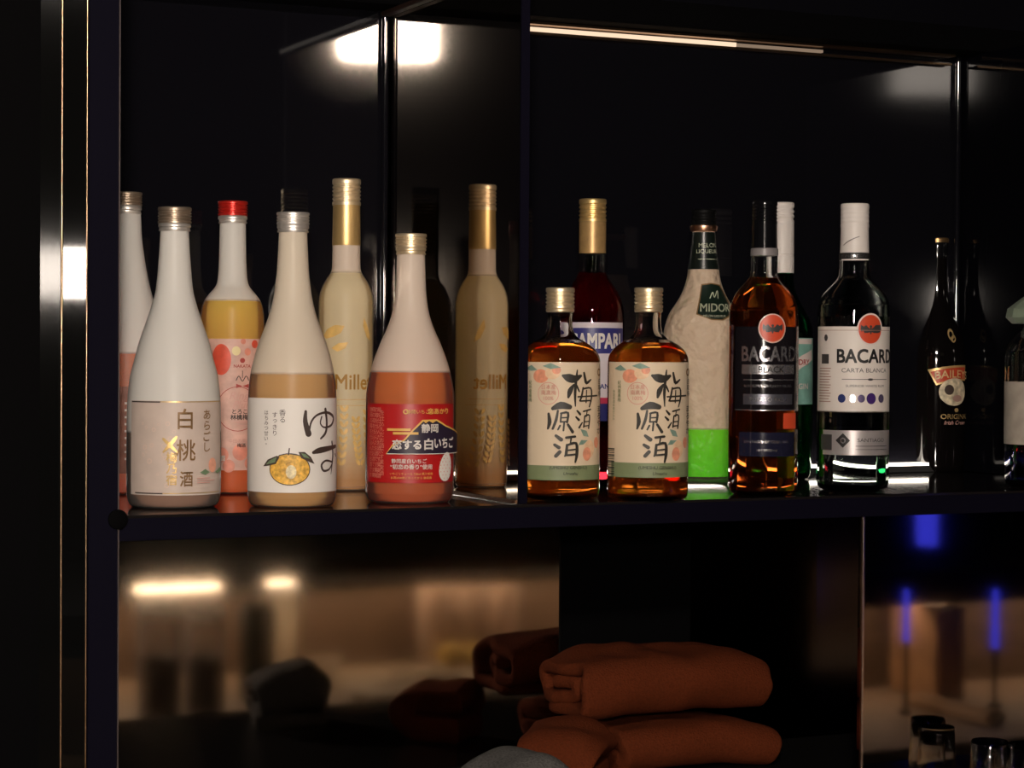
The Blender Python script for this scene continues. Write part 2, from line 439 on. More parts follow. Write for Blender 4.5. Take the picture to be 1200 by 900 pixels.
# metal trim at the top of the back wall, right bay; its gleam is emission
def rod_x(bm, x0, x1, y, z, r, n=10):
    a = [bm.verts.new((x0, y + r * math.cos(2 * math.pi * i / n), z + r * math.sin(2 * math.pi * i / n))) for i in range(n)]
    b = [bm.verts.new((x1, v.co.y, v.co.z)) for v in a]
    for i in range(n): bm.faces.new((a[i], a[(i + 1) % n], b[(i + 1) % n], b[i]))
    bm.faces.new(a[::-1]); bm.faces.new(b); return bm
xt0, xt1 = XP + 0.02, XR - 0.02
lt = empty('glowing_trim', (xt0, YB - 0.014, ZT - 0.003), 'slim warm glowing trim running along the top of the back wall', 'light strip')
l = lt.location
xa, xb, xc = on_y(690, 35, YB).x, on_y(858, 50, YB).x, on_y(960, 58, YB).x
child_box('rail', lt, xt0, xt1, YB - 0.020, YB - 0.003, ZT - 0.0035, ZT - 0.0005, BRASS, 0.0005)
child_box('rail', lt, xt0, xt1, YB - 0.012, YB - 0.003, ZT - 0.0135, ZT - 0.0110, BRASS, 0.0005)
child_box('diffuser', lt, xt0 + 0.02, xb, YB - 0.010, YB - 0.004, ZT - 0.0105, ZT - 0.0055, emit('channel glow', (1.0, 0.72, 0.5), 1.1))  # emission put in for the gleam of the trim, dimmer stretch next
child_box('diffuser', lt, xb, xc, YB - 0.009, YB - 0.004, ZT - 0.0095, ZT - 0.0060, emit('channel glow dim', (1.0, 0.70, 0.48), 0.25))

# left post and the camera-facing pilaster beside it
xpl = on_y(101.5, 450, YF).x
lp = empty('end_post', (xpl, YF, 0.9), 'flat navy post at the left end of the shelf', 'post')
child_box('post', lp, xpl, XL - 0.005, YF - 0.0045, YB - 0.002, 0.02, 2.6, NAVY, 0.0008)
child_box('edge_bead', lp, XL - 0.0048, XL - 0.0036, YF - 0.0052, YF + 0.02, 0.02, 2.6, pbr('dull bead', (0.10, 0.08, 0.08), 0.4, metal=0.6))
bkt = lathe('shelf_bracket', [(0, 0.008), (0.001, 0.009), (0.003, 0.009), (0.004, 0.007)], MATT)
bkt.rotation_euler = (math.pi / 2, 0, 0); pb = on_y(136, 608, YF); bkt.location = (pb.x, YF - 0.0048, pb.z)
tag(bkt, 'round black fixing disc on the left post at shelf level', 'bracket')
KL = Vector((-0.075, -0.13, CAM.z + 0.135))
def facet(root, name, u0, u1, y, mat, th=0.01):
    a, b = on_y(u0, 450, y), on_y(u1, 450, y)
    c = (a + b) / 2; nrm = ((CAM + KL) / 2 - c); nrm.z = 0; nrm.normalize()
    t = Vector((-nrm.y, nrm.x, 0)); hw = (b - a).length / 2
    bm = bmesh.new()
    vs = [bm.verts.new(c + t * sx * hw - nrm * (th if q else 0) + Vector((0, 0, z - c.z)) - root.location)
          for z in (0.02, 2.6) for sx, q in ((-1, 0), (1, 0), (1, 1), (-1, 1))]
    for f in ((0, 1, 5, 4), (1, 2, 6, 5), (2, 3, 7, 6), (3, 0, 4, 7), (0, 3, 2, 1), (4, 5, 6, 7)): bm.faces.new([vs[i] for i in f])
    return from_bm(name, bm, mat, root)
YPIL = YF - 0.03
pp = on_y(72, 450, YPIL)
pil = empty('pilaster', (pp.x, YPIL, 0.02), 'glossy black pilaster of two strips reflecting a square lamp', 'pilaster')
facet(pil, 'face_strip', 73.5, 100.8, YPIL, pbr('gloss strip', (0.003, 0.003, 0.003), 0.03, spec=0.12))
facet(pil, 'face_strip', 47, 70.5, YPIL, pbr('worn strip', (0.003, 0.003, 0.003), 0.07, spec=0.02, bump=0.01, scale=60))
def vbead(root, u, y, r, mat):
    p = on_y(u, 450, y); bm = bmesh.new(); rings(bm, [(0.02 - root.location.z, r), (2.6 - root.location.z, r)], 10)
    bmesh.ops.translate(bm, verts=bm.verts, vec=(p.x - root.location.x, p.y - root.location.y, 0))
    return from_bm('bead', bm, mat, root, smooth=40)
vbead(pil, 72, YPIL - 0.003, 0.0012, BRASS); vbead(pil, 101.3, YPIL - 0.003, 0.0008, BRASS)
xw = on_y(46, 450, YF).x
lw = tag(box('tall_cabinet', -1.2, xw, YF - 0.02, YB - 0.002, 0.02, 2.6, MATT, bev=0.002), 'plain black cabinet face at the far left edge', 'cabinet')

# lower panels under the shelf
YP = YB - 0.03                                    # reflecting panels
CZ = on_y(143, 932, YP).z                         # lower counter height
def panel(name, u0, u1, y, mat, label, edge=None, ztop=SHELF_Z - 0.024):
    x0, x1 = on_y(u0, 750, y).x, on_y(u1, 750, y).x
    r = empty(name, ((x0 + x1) / 2, y, CZ + 0.001), label, 'panel')
    child_box('sheet', r, x0, x1, y, y + 0.012, CZ + 0.001, ztop, mat, 0.0006)
    if edge: child_box('edge_trim', r, x0 - 0.0030, x0 - 0.0003, y - 0.002, y + 0.003, CZ + 0.001, ztop, edge, 0.0006)
    return r
panel('backsplash_panel', 134, 657, YP, STEEL, 'polished dark steel panel under the shelf reflecting the bar')
panel('backsplash_panel', 658, 809, YP - 0.004, MATT, 'matt black panel behind the orange towels')
panel('backsplash_panel', 810, 1006, YP, DIMSTEEL, 'dim black panel between the matt one and the chrome edged one')
YQ = YF + 0.008
panel('backsplash_panel', 1012, 1300, YQ, pbr('dark mirror', (0.26, 0.23, 0.22), 0.05, metal=1.0, bump=0.015, scale=12), 'dark mirror panel with a bright chrome left edge at right', CHROME)
ct = empty('work_counter', (1.2, 1.9, CZ - 0.04), 'dark back bar counter under the shelf', 'counter')
child_box('worktop', ct, XL - 0.003, 2.6, 1.77, YP + 0.02, CZ - 0.04, CZ, pbr('dark stone', (0.010, 0.009, 0.009), 0.25, spec=0.5, bump=0.03, scale=90), 0.003)
child_box('base', ct, XL - 0.002, 2.58, 1.80, YP + 0.02, 0.01, CZ - 0.041, MATT)

# LED strips along the back of the shelf
def led(x0, x1, label):
    r = empty('led_strip', ((x0 + x1) / 2, YB - 0.012, SHELF_Z), label, 'light strip', 'led strips at the back of the shelf')
    child_box('channel', r, x0, x1, YB - 0.016, YB - 0.002, SHELF_Z + 0.0006, SHELF_Z + 0.0085, pbr('strip channel', (0.03, 0.03, 0.03), 0.5))
    child_box('diffuser', r, x0, x1, YB - 0.0145, YB - 0.0035, SHELF_Z + 0.0086, SHELF_Z + 0.0118, emit('led white', (1.0, 0.88, 0.74), LED_SHELF))
led(XL + 0.03, XP - 0.012, 'glowing strip along the back of the left bay')
led(XP + 0.03, XR - 0.012, 'glowing white strip along the back of the right bay')

# ------------------------------------------------------------------ lamps above the photographer (seen as reflections)
BAR_TOP = CAM.z - 0.395
def lamp_head(name, c, wd, ht, s, label, stand):
    aim = Vector((0.85, YF, SHELF_Z + 0.1)) - c
    yaw = math.atan2(-aim.x, aim.y); tilt = math.atan2(aim.z, math.hypot(aim.x, aim.y))
    r = empty(name, c, label, 'lamp'); r.rotation_euler = (0, 0, yaw)
    R = Matrix.Rotation(tilt, 4, 'X')
    for nm, b, m in (('housing', box_bm(-wd / 2 - 0.008, wd / 2 + 0.008, -0.05, -0.002, -ht / 2 - 0.008, ht / 2 + 0.008, 0.004), MATT),
                     ('diffuser', box_bm(-wd / 2, wd / 2, -0.0018, 0.003, -ht / 2, ht / 2, 0.0008), emit(name + ' glow', WARM, s))):
        bmesh.ops.transform(b, matrix=R, verts=b.verts); from_bm(nm, b, m, r, smooth=35)
    z0, z1 = (BAR_TOP - c.z + 0.001, -ht / 2 - 0.004) if stand else (ht / 2 + 0.004, 2.699 - c.z)
    prof = [(z0, 0.05), (z0 + 0.008, 0.05), (z0 + 0.012, 0.006), (z1, 0.006)] if stand else [(z0, 0.006), (z1 - 0.02, 0.006), (z1 - 0.016, 0.04), (z1, 0.04)]
    st = lathe('stem', prof, MATT, r, n=16); st.location = (0, -0.026, 0)
    return r
lamp_head('square_lamp', KL, 0.088, 0.088, KEY_LOW, 'small square lamp on the bar top, its white reflection at far left', True)
lamp_head('wide_lamp', Vector((-0.10, -0.25, CAM.z + 0.745)), 0.22, 0.10, KEY_HIGH, 'wide ceiling lamp, its two white reflections at upper left', False)

# ------------------------------------------------------------------ bottles, left bay
FC, FCY, FCP = (0.96, 0.93, 0.88), (0.94, 0.83, 0.68), (0.93, 0.79, 0.67)  # the two warmer tints carry the liquid's inner glow as frost colour
CLEAR = glass('clear glass', (0.97, 0.98, 0.97))
PAPER = pbr('white label paper', (0.78, 0.735, 0.69), 0.55, bump=0.03, scale=300)
ROSEINK = pbr('rose ink', (0.62, 0.33, 0.28), 0.5)
DKBROWN = pbr('dark brown ink', (0.055, 0.035, 0.028), 0.5)
LEAF = pbr('leaf green ink', (0.16, 0.24, 0.13), 0.5, var=0.3, scale=200)
def collar(b, v0, v1, r, mat):
    return b.turned('collar', [(v0, r - 1.5), (v0, r - 0.6), (v0 - 1.5, r - 0.3), (v0 - 2, r - 1.2), (v0 - 4, r - 1.2), (v0 - 5, r), ((v0 + v1) / 2 - 1.5, r), (v1 + 0.6, r - 0.4), (v1, r - 1)], mat)

# white peach, front left
b = Bottle('liqueur_bottle', 'frosted bottle with silver cap and pale peach label, front left', 'bottle', 203.5, 593.5,
  [(593.5, 40), (593, 46), (590, 51), (584, 53.5), (575, 54.5), (540, 55), (500, 54.6), (468, 53.8), (440, 50.8), (425, 47), (400, 40.5), (375, 32), (360, 27), (345, 22.8), (330, 20.6), (300, 18.2), (280, 17), (270, 16.6), (262, 16.4)])
b.body(frosted('frosted glass a', FC, level=b.Z(505), wet=0.9)); b.liquid(505, cloudy('peach liqueur', (0.40, 0.19, 0.11), (0.80, 0.62, 0.48), 0.10, z0=0.012))
collar(b, 271, 262, 19, CLEAR if False else SILVER); b.cap(262, 243, 19.6, BRONZE, 4)
b.sheet('label', b.S(155), b.S(256.5), 468.5, 577, pbr('pale peach paper', (0.57, 0.46, 0.40), 0.5, var=0.06, scale=60))
b.bar(156, 188, 469, 470.5, DKBROWN); b.bar(188, 256, 469, 470, GOLDINK); b.bar(160, 191, 574, 575.5, DKBROWN); b.bar(191, 256, 574, 575, GOLDINK)
PEACHDOT = pbr('faint blossom print', (0.66, 0.50, 0.42), 0.5)
for i in range(26):
    b.oval(random.uniform(166, 212), random.uniform(490, 566), *([random.uniform(1.2, 3.2)] * 2), PEACHDOT, n=10, ring=0.35)
GOLDBR = pbr('gold brown foil', (0.27, 0.15, 0.06), 0.4, metal=0.2)
b.text('白', 216, 489, 25, GOLDBR, 0.012, width=17); b.text('桃', 217, 525, 26, GOLDBR, 0.008, width=22); b.text('酒', 217.5, 558, 19, GOLDBR, 0.014, width=15)
b.text('あらごし', 240, 503, 12.5, GOLDBR, 0.01, vertical=True)
b.stroke([(192, 512, 3), (200, 520, 4), (207, 527, 2)], GOLDINK, 'artwork'); b.stroke([(206, 510, 3), (199, 519, 4), (192, 527, 2)], GOLDINK, 'artwork')
b.text('梅乃宿', 201, 546, 13, GOLDINK, 0.012, vertical=True)
b.oval(246, 543, 6.5, 8.5, pbr('peach print', (0.78, 0.36, 0.24), 0.5, var=0.15, scale=150))
b.poly([(232, 551), (238, 547), (243, 551), (238, 554)], LEAF); b.poly([(249, 551), (254, 546), (256, 550), (251, 553)], LEAF)
for i in range(3): b.bar(229, 243 + (i % 2) * 5, 557 + i * 2.6, 558 + i * 2.6, ROSEINK, 'lettering')
b.finish()

# half hidden behind the left post
b = Bottle('liqueur_bottle', 'frosted bottle half hidden behind the navy left post', 'bottle', 148, 577,
  [(577, 38), (575, 44), (570, 47), (540, 48), (480, 48), (440, 47), (415, 44), (395, 40.5), (375, 36), (360, 33), (350, 30.5), (335, 26.5), (317, 22.8), (300, 20), (280, 17.5), (262, 16.4), (252, 16), (246, 15.6)])
b.body(frosted('frosted glass b', FC, level=b.Z(413))); b.liquid(413, cloudy('apricot liqueur', (0.70, 0.12, 0.03), (0.88, 0.27, 0.08), 0.2))
collar(b, 251, 241, 17, SILVER); b.cap(241, 225.5, 17.6, BRONZE, 4)
b.sheet('label', b.S(110), b.S(188), 452, 552, pbr('brown red paper', (0.30, 0.10, 0.06), 0.5, var=0.25, scale=90))
for i in range(9): b.bar(146, 158 + (i * 7 % 5), 470 + i * 8, 472.5 + i * 8, WHITEINK, 'lettering')
b.finish()

# apple plum bottle with the red cap
b = Bottle('liqueur_bottle', 'slim bottle with red cap, yellow liqueur and pink apple label', 'bottle', 271.5, 577,
  [(577, 30), (576, 34), (572, 37), (560, 37.6), (480, 37.8), (400, 37.6), (375, 37.2), (362, 35.8), (353, 33), (345, 27.5), (338, 21.5), (332, 18.3), (322, 16.8), (300, 15.8), (265, 15.2), (255, 15)])
b.body(frosted('frosted glass c', FC, level=b.Z(352), wet=0.95)); b.liquid(352, cloudy('apple liqueur', (0.85, 0.16, 0.02), (1.0, 0.74, 0.13), 0.21, z0=0.03))
collar(b, 262, 253, 17.2, SILVER); b.cap(253, 236, 17.6, pbr('red cap', (0.62, 0.03, 0.02), 0.3, metal=0.5, coat=0.3), 4)
PINKP = pbr('pink blossom paper', (0.66, 0.39, 0.32), 0.5, var=0.18, scale=70)
b.sheet('label', -44, 44, 397, 549, PINKP)
RED = pbr('apple red ink', (0.66, 0.08, 0.04), 0.45, var=0.2, scale=80); RED2 = pbr('pale apple ink', (0.72, 0.26, 0.18), 0.5, var=0.2, scale=80); YEL = pbr('pale yellow ink', (0.80, 0.66, 0.34), 0.5)
b.oval(259, 421, 11.5, 18, RED)
for u, v, r, m in ((276, 411, 5, YEL), (297, 403, 4.5, RED), (289, 412, 4, RED2), (284, 400, 3, RED2), (302, 417, 4, RED2), (260, 531, 8, RED2), (281, 528, 9, RED2), (268, 544, 7, RED2), (292, 541, 7, RED2), (296, 516, 5, RED2), (250, 512, 5, YEL), (301, 540, 5, RED)):
    b.oval(u, v, r, r * 1.08, m, n=16)
DKRED = pbr('dark red ink', (0.40, 0.05, 0.04), 0.5)
b.oval(283, 422, 3, 3, DKRED, n=12); b.text('NAKATA', 283, 428.5, 5, DKRED, 0.02)
b.stroke([(276, 445, 1), (279, 440, 1), (283, 446, 1), (287, 440, 1), (290, 445, 1)], DKBROWN, 'artwork'); b.stroke([(283, 434, 0.8), (283, 442, 0.8)], DKBROWN, 'artwork')
b.poly([(276, 449), (283, 451.5), (276, 454)], DKRED); b.poly([(290, 449), (283, 451.5), (290, 454)], DKRED)
b.oval(278, 478, 24, 26, DKRED, ring=0.03, n=32)
b.text('Ringo', 283, 464, 13, ROSEINK, 0.0, 0.3); b.text('Plum', 284, 473, 12, ROSEINK, 0.0, 0.3)
b.text('とろこく', 283, 481, 6.4, DKBROWN, 0.015); b.text('林檎梅酒', 283, 487.5, 6.8, DKBROWN, 0.02)
b.bar(274, 292, 493, 493.8, ROSEINK); b.bar(276, 290, 497, 497.8, ROSEINK)
b.text('中田の果実', 280, 515, 5, ROSEINK, 0.01); b.text('梅酒', 282, 520, 5, DKBROWN, 0.015); b.text('酒', 261, 535, 7, WHITEINK, 0.02)
b.finish()

# yuzu
b = Bottle('liqueur_bottle', 'frosted bottle with yellow yuzu fruit drawn on its white label', 'bottle', 342, 592.5,
  [(592.5, 40), (592, 45), (589, 49), (583, 51), (574, 51.8), (520, 52), (465, 51.4), (440, 49.3), (420, 45), (400, 38.8), (380, 31.4), (365, 26.5), (345, 22), (320, 19), (300, 17.8), (280, 16.8), (270, 16.4), (262, 16.2)])
b.body(frosted('frosted glass d', FCY, level=b.Z(437), wet=0.9)); b.liquid(437, cloudy('yuzu liqueur', (0.80, 0.44, 0.14), (0.86, 0.53, 0.20), 0.14))
collar(b, 272.5, 263, 18.8, SILVER); b.cap(263, 249, 19.3, SILVER, 3)
b.sheet('label', b.S(290.5), b.S(393.5), 465.5, 574, PAPER)
def C4(pts): return [(270 + x / 4.286, 400 + y / 4.286, w_ / 4.286) for x, y, w_ in pts]
for st in ([(374, 345, 14), (372, 395, 24), (388, 455, 32)], [(392, 440, 9), (402, 395, 10), (432, 362, 11), (480, 352, 13), (510, 378, 16), (500, 415, 13), (465, 425, 9), (446, 405, 8), (452, 372, 9)],
           [(470, 335, 16), (477, 400, 14), (472, 450, 15), (448, 480, 10)], [(412, 548, 16), (450, 537, 30), (522, 522, 16)],
           [(503, 498, 12), (508, 560, 14), (504, 610, 12), (499, 658, 5)], [(505, 600, 9), (475, 590, 10), (452, 610, 12), (462, 640, 12), (490, 634, 10), (505, 605, 9)], [(518, 560, 9), (522, 572, 9)]):
    b.stroke(C4(st), DKBROWN)
b.text('香る', 331, 486, 8, DKBROWN, 0, vertical=True); b.text('すっきり', 322.5, 495, 7, DKBROWN, 0, vertical=True); b.text('はちみつ甘い。', 313, 500, 6, DKBROWN, 0, vertical=True)
b.oval(339.3, 547, 23.6, 18.6, DKBROWN, n=30); b.oval(339.3, 547, 22.6, 17.6, pbr('yuzu orange ink', (0.78, 0.40, 0.06), 0.5, var=0.45, scale=260), n=30)
b.oval(341, 550, 6, 8, pbr('yuzu pale ink', (0.80, 0.66, 0.40), 0.5, var=0.3, scale=260), n=16)
b.poly([(310, 544), (315, 536), (325, 531.5), (328, 533), (324, 541), (316, 543)], DKBROWN); b.poly([(313, 542), (317, 537), (325, 533), (323, 539)], LEAF)
b.poly([(349, 527), (356, 527), (363, 533), (367, 541), (360, 538), (352, 534)], DKBROWN); b.poly([(352, 528.5), (357, 529.5), (362, 535), (355, 533)], LEAF)
b.stroke([(339, 523, 1.4), (338, 530, 1.6)], DKBROWN, 'artwork'); b.stroke([(328, 531, 1), (338, 529, 1.2), (350, 531, 1)], DKBROWN, 'artwork')
b.finish()

# tall gold-capped bottle
b = Bottle('liqueur_bottle', 'tall slim frosted bottle with gold capsule and wheat print', 'bottle', 404.5, 574,
  [(574, 26), (573, 29), (569, 31), (557, 31.6), (450, 31.8), (365, 31.8), (352, 31.6), (343, 30.2), (335, 27.4), (328, 23.6), (322, 19.6), (317, 17.2), (310, 16.5), (290, 16.3), (285, 16)])
b.body(frosted('frosted glass e', FCP, level=b.Z(319), wet=0.85)); b.liquid(319, cloudy('millet liqueur', (0.70, 0.36, 0.10), (0.97, 0.88, 0.62), 0.06, z0=0.012))
b.turned('capsule', [(288, 14.5), (288, 16.5), (287, 16.7), (245, 15.9), (240, 15.8), (238, 14)], GOLD); b.cap(241, 210, 16.8, PALEGOLD, 5)
b.on(b.root, 0.0003)
b.text('Millet', 394, 447, 25, pbr('ochre ink', (0.50, 0.26, 0.04), 0.5), 0.012, 0.0, width=47, ds=22)
OCH = pbr('pale ochre ink', (0.70, 0.45, 0.14), 0.5, var=0.2, scale=100)
b.poly([(379, 394), (383, 386), (392, 381), (403, 382), (399, 390), (390, 395), (382, 397)], OCH); b.poly([(388, 408), (396, 402), (407, 401), (404, 408), (395, 412)], OCH)
b.poly([(425, 372), (430, 385), (433, 400), (428, 395), (424, 382)], OCH); b.bar(395, 435, 467, 467.7, OCH); b.bar(394, 436, 474, 474.6, OCH)
def ear(u, v0, v1, lean):
    n = 8
    for i in range(n):
        t = i / (n - 1); vv = v1 + (v0 - v1) * t; uu = u + lean * t * t
        for sg in (-1, 1): b.oval(uu + sg * 2.4, vv, 2.0, 4.2, OCH, n=8, rot=sg * 0.5)
ear(403, 540, 478, -3); ear(416, 540, 490, 5); ear(428, 545, 482, 4); ear(388, 545, 495, -2)
b.finish()

# strawberry
b = Bottle('liqueur_bottle', 'frosted bottle of orange pink liqueur with bright red strawberry label', 'bottle', 480, 588,
  [(588, 40), (587.5, 45), (584, 49), (578, 51), (570, 51.8), (520, 52), (470, 51.6), (455, 50.6), (434, 46.4), (420, 42.2), (400, 34.4), (390, 29.8), (375, 24), (360, 20.3), (340, 18), (315, 16.9), (300, 16.4), (292, 16)])
b.body(frosted('frosted glass f', FCP, level=b.Z(435), wet=0.94)); b.liquid(435, cloudy('strawberry liqueur', (0.66, 0.115, 0.025), (0.82, 0.22, 0.035), 0.13))
collar(b, 298.5, 290, 18, PALEGOLD); b.cap(290, 274, 18.5, PALEGOLD, 3)
REDP = pbr('red label paper', (0.44, 0.010, 0.011), 0.4, coat=0.2)
b.sheet('label', b.S(431), b.S(529.8), 472, 563, REDP)
GY = pbr('gold yellow ink', (0.74, 0.43, 0.10), 0.45); PINK = pbr('pink ink', (0.68, 0.22, 0.16), 0.5)
def c6(x, y): return (410 + x / 4.74, 420 + y / 4.74)
for i, uu in enumerate((435.5, 439, 442.5, 446, 449.5)):
    b.text('静岡の苺を仕込んだお酒です'[i:] + '果実酒'[:i], uu, 517, 6.2, PINK, 0, vertical=True, step=1.02)
b.oval(*c6(310, 288), 3, 3, GY, ring=0.45); b.text('静岡いちごの', *c6(385, 288), 5.2, GY, 0.01); b.text('恋あかり', *c6(480, 285), 7.4, GY, 0.02)
b.poly([c6(*p) for p in ((208, 520), (240, 470), (300, 440), (345, 385), (395, 332), (470, 330), (520, 365), (578, 412), (578, 520))], GY)
b.poly([c6(*p) for p in ((212, 517), (245, 474), (305, 446), (350, 392), (400, 340), (412, 350), (430, 338), (448, 350), (466, 338), (516, 372), (578, 420), (578, 517))], pbr('mountain black ink', (0.02, 0.012, 0.03), 0.45))
b.bar(*[c6(x, 0)[0] for x in (215, 335)], 500, 502.8, GY); b.bar(*[c6(x, 0)[0] for x in (245, 375)], 504.2, 507, GY)
b.text('静岡', *c6(435, 378), 10.5, WHITEINK, 0.03)
b.text('恋する', *c6(315, 466), 12, WHITEINK, 0.03, width=32); b.text('白', *c6(428, 465), 13.5, WHITEINK, 0.03); b.text('いちご', *c6(513, 458), 13.5, WHITEINK, 0.03, width=31)
b.bar(*[c6(x, 0)[0] for x in (215, 578)], 528.8, 529.6, WHITEINK)
b.text('静岡産白いちご', *c6(328, 557), 5.6, WHITEINK, 0.015); b.text('“初恋の香り”使用', *c6(340, 588), 6, WHITEINK, 0.02)
b.text('いちごリキュール 720ml 果汁使用', *c6(340, 626), 3.2, GY, 0.0); b.text('お酒は20歳になってから 静岡県', *c6(340, 648), 3.2, GY, 0.0)
b.oval(*c6(516, 590), 9.6, 17, WHITEINK, n=30, rot=0.15, egg=0.16)
for i in range(5):
    for j in range(8):
        du, dv = (i - 2) * 3.3 + (j % 2) * 1.4, (j - 3.5) * 3.8
        if (du / 8) ** 2 + (dv / 15) ** 2 < 1: b.oval(518.5 + du, 544.5 + dv, 0.55, 0.8, PINK, n=6)
b.finish()

# ------------------------------------------------------------------ bottles, right bay
AMBER = glass('amber plum liqueur', (0.96, 0.27, 0.03), 1.36, haze=0.36, hcol=(0.85, 0.14, 0.008))
CREAM = pbr('cream label paper', (0.70, 0.56, 0.40), 0.55, bump=0.03, scale=300)
SAGE = pbr('sage green ink', (0.20, 0.24, 0.12), 0.5); PEACH = pbr('plum fruit ink', (0.74, 0.30, 0.18), 0.5, var=0.2, scale=150); PEACH2 = pbr('plum pale ink', (0.78, 0.52, 0.32), 0.5, var=0.15, scale=150)
BRUSH = pbr('brush ink', (0.022, 0.018, 0.013), 0.5); TEAL = pbr('teal leaf ink', (0.20, 0.30, 0.24), 0.5, var=0.2, scale=150); STAMP = pbr('stamp ink', (0.66, 0.30, 0.24), 0.5)
KANJI = [[(700, 212, 14), (725, 222, 40), (755, 228, 38), (785, 213, 14)], [(768, 185, 7), (762, 240, 14), (758, 300, 14), (760, 362, 6)], [(752, 255, 8), (735, 285, 26), (726, 318, 12)], [(766, 262, 10), (778, 290, 8)],
         [(800, 198, 11), (805, 225, 15), (812, 248, 16), (832, 232, 9)], [(796, 272, 9), (788, 318, 11), (780, 336, 8)], [(796, 277, 9), (832, 274, 10), (836, 320, 12), (826, 366, 8)], [(772, 316, 8), (862, 311, 8)], [(784, 337, 8), (834, 335, 8)], [(812, 285, 7), (810, 345, 7)],
         [(768, 385, 9), (782, 402, 13)], [(763, 416, 9), (776, 430, 13)], [(778, 468, 11), (792, 444, 7)], [(798, 388, 8), (831, 379, 8)], [(815, 384, 6), (811, 414, 6)], [(803, 415, 8), (799, 465, 9)], [(803, 412, 8), (826, 409, 9), (822, 472, 9)], [(803, 440, 6), (822, 438, 6)], [(803, 461, 6), (820, 459, 6)],
         [(652, 374, 18), (690, 358, 36), (732, 366, 24)], [(632, 400, 12), (637, 440, 20), (629, 474, 9)], [(676, 385, 10), (668, 430, 14), (652, 474, 11)], [(692, 400, 9), (689, 440, 9)], [(690, 398, 9), (724, 395, 12), (720, 442, 10)], [(690, 420, 7), (720, 418, 7)], [(690, 440, 8), (720, 438, 8)], [(706, 445, 9), (703, 482, 9)], [(687, 458, 9), (677, 478, 8)], [(724, 453, 12), (746, 489, 15)],
         [(668, 508, 14), (692, 527, 20)], [(662, 553, 14), (682, 566, 18)], [(668, 608, 18), (686, 588, 18)], [(716, 517, 12), (757, 512, 12)], [(740, 514, 8), (735, 550, 8)], [(720, 553, 12), (716, 598, 14), (710, 608, 8)], [(720, 555, 10), (762, 545, 14), (766, 600, 16), (759, 638, 9)], [(722, 580, 8), (760, 575, 8)], [(722, 604, 10), (760, 600, 10)]]
def plum(label, u, v, du, roll):
    b = Bottle('plum_wine_bottle', label, 'bottle', u, v,
      [(v, 38), (v - 0.5, 43), (v - 3, 46), (v - 8, 47.3), (v - 20, 47.6), (480, 47.6), (430, 47.4), (419, 46.6), (412, 43.5), (406, 38), (400, 29), (396, 22), (391, 17.6), (384, 15), (374, 14.4), (366, 15), (360, 15.4), (356, 15)], 'plum wine bottles')
    b.body(CLEAR, wall=2.6); b.liquid(402, AMBER)
    b.turned('neck_ring', [(366, 15.2), (365, 16.6), (362.5, 16.8), (361, 15.6)], PALEGOLD); b.cap(361, 337, 17, PALEGOLD, 4)
    m = lambda x, y: (u + b_u(600 + x / 4.287 - 758.5), 390 + y / 4.287)
    rr = 47.6
    def b_u(d):                                    # turn the print round the bottle by `roll` pixels of arc
        a = math.asin(max(-0.985, min(0.985, d / rr))) + roll / rr
        return rr * math.sin(max(-1.5, min(1.5, a)))
    s0, s1 = rr * math.asin(-0.955) + roll, rr * math.asin(0.985) + roll
    b.sheet('label', s0, s1, 424, 557 + du, CREAM)
    n = 8
    vs = [(s0 + 10 + (s1 - s0 - 10) * i / n, q) for i in range(n + 1) for q in (540 + du, 557 + du)]
    b._add('artwork', SAGE, vs, [(2 * i, 2 * i + 2, 2 * i + 3, 2 * i + 1) for i in range(n)])
    for x, y, rx, ry, mt in ((590, 215, 42, 34, PEACH), (648, 200, 38, 30, PEACH2), (668, 185, 22, 20, PEACH), (830, 575, 36, 44, PEACH2), (862, 545, 22, 28, PEACH), (818, 600, 26, 34, PEACH)):
        uu, vv = m(x, y); b.oval(uu, vv, rx / 4.287, ry / 4.287, mt, n=18)
    for pts in (((515, 180), (545, 160), (575, 185), (545, 190)), ((600, 165), (640, 150), (690, 172), (640, 180)), ((785, 475), (815, 485), (825, 515), (800, 510)), ((775, 555), (790, 530), (820, 532), (800, 552))):
        b.poly([m(*p) for p in pts], TEAL)
    uu, vv = m(628, 300); b.oval(uu, vv, 12.5, 13, STAMP, ring=0.06, n=28)
    for t, y in (('日本産', 268), ('南高梅', 296), ('100%', 324)): b.text(t, *m(630, y), 6, STAMP, 0.01)
    for st in KANJI: b.stroke([(*m(x, y), wd / 4.287) for x, y, wd in st], BRUSH, n=3)
    b.text('紀州南高梅', *m(545, 290), 5, SAGE, 0.01, vertical=True); b.text('梅酒原酒本格仕込み', *m(520, 360), 4, SAGE, 0.0, vertical=True)
    b.oval(*m(864, 195), 4, 4.6, GOLDBR, ring=0.45); b.text('白龍梅', *m(866, 270), 7, BRUSH, 0.0, vertical=True); b.text('まろやか', *m(864, 430), 8.5, BRUSH, 0.01, vertical=True)
    b.text('(UMESHU GENSHU)', *m(730, 668), 5, INK, 0.0); b.text('Umeshu', *m(738, 694), 5, INK, 0, 0.3)
    for i in range(13):
        y0 = 524 + du + i * 2.4; uu = m(512, 600)[0]; b.bar(uu - 3.5, uu + 3.5, y0, y0 + (0.8 if i % 3 else 1.5), INK)
    b.finish(); return b
plum('plum wine bottle with cream label, left one, touching the divider', 655, 583.5, 3, -1)
plum('plum wine bottle with cream label, right one, beside the green bottle', 758.5, 584.5, 0, 0)

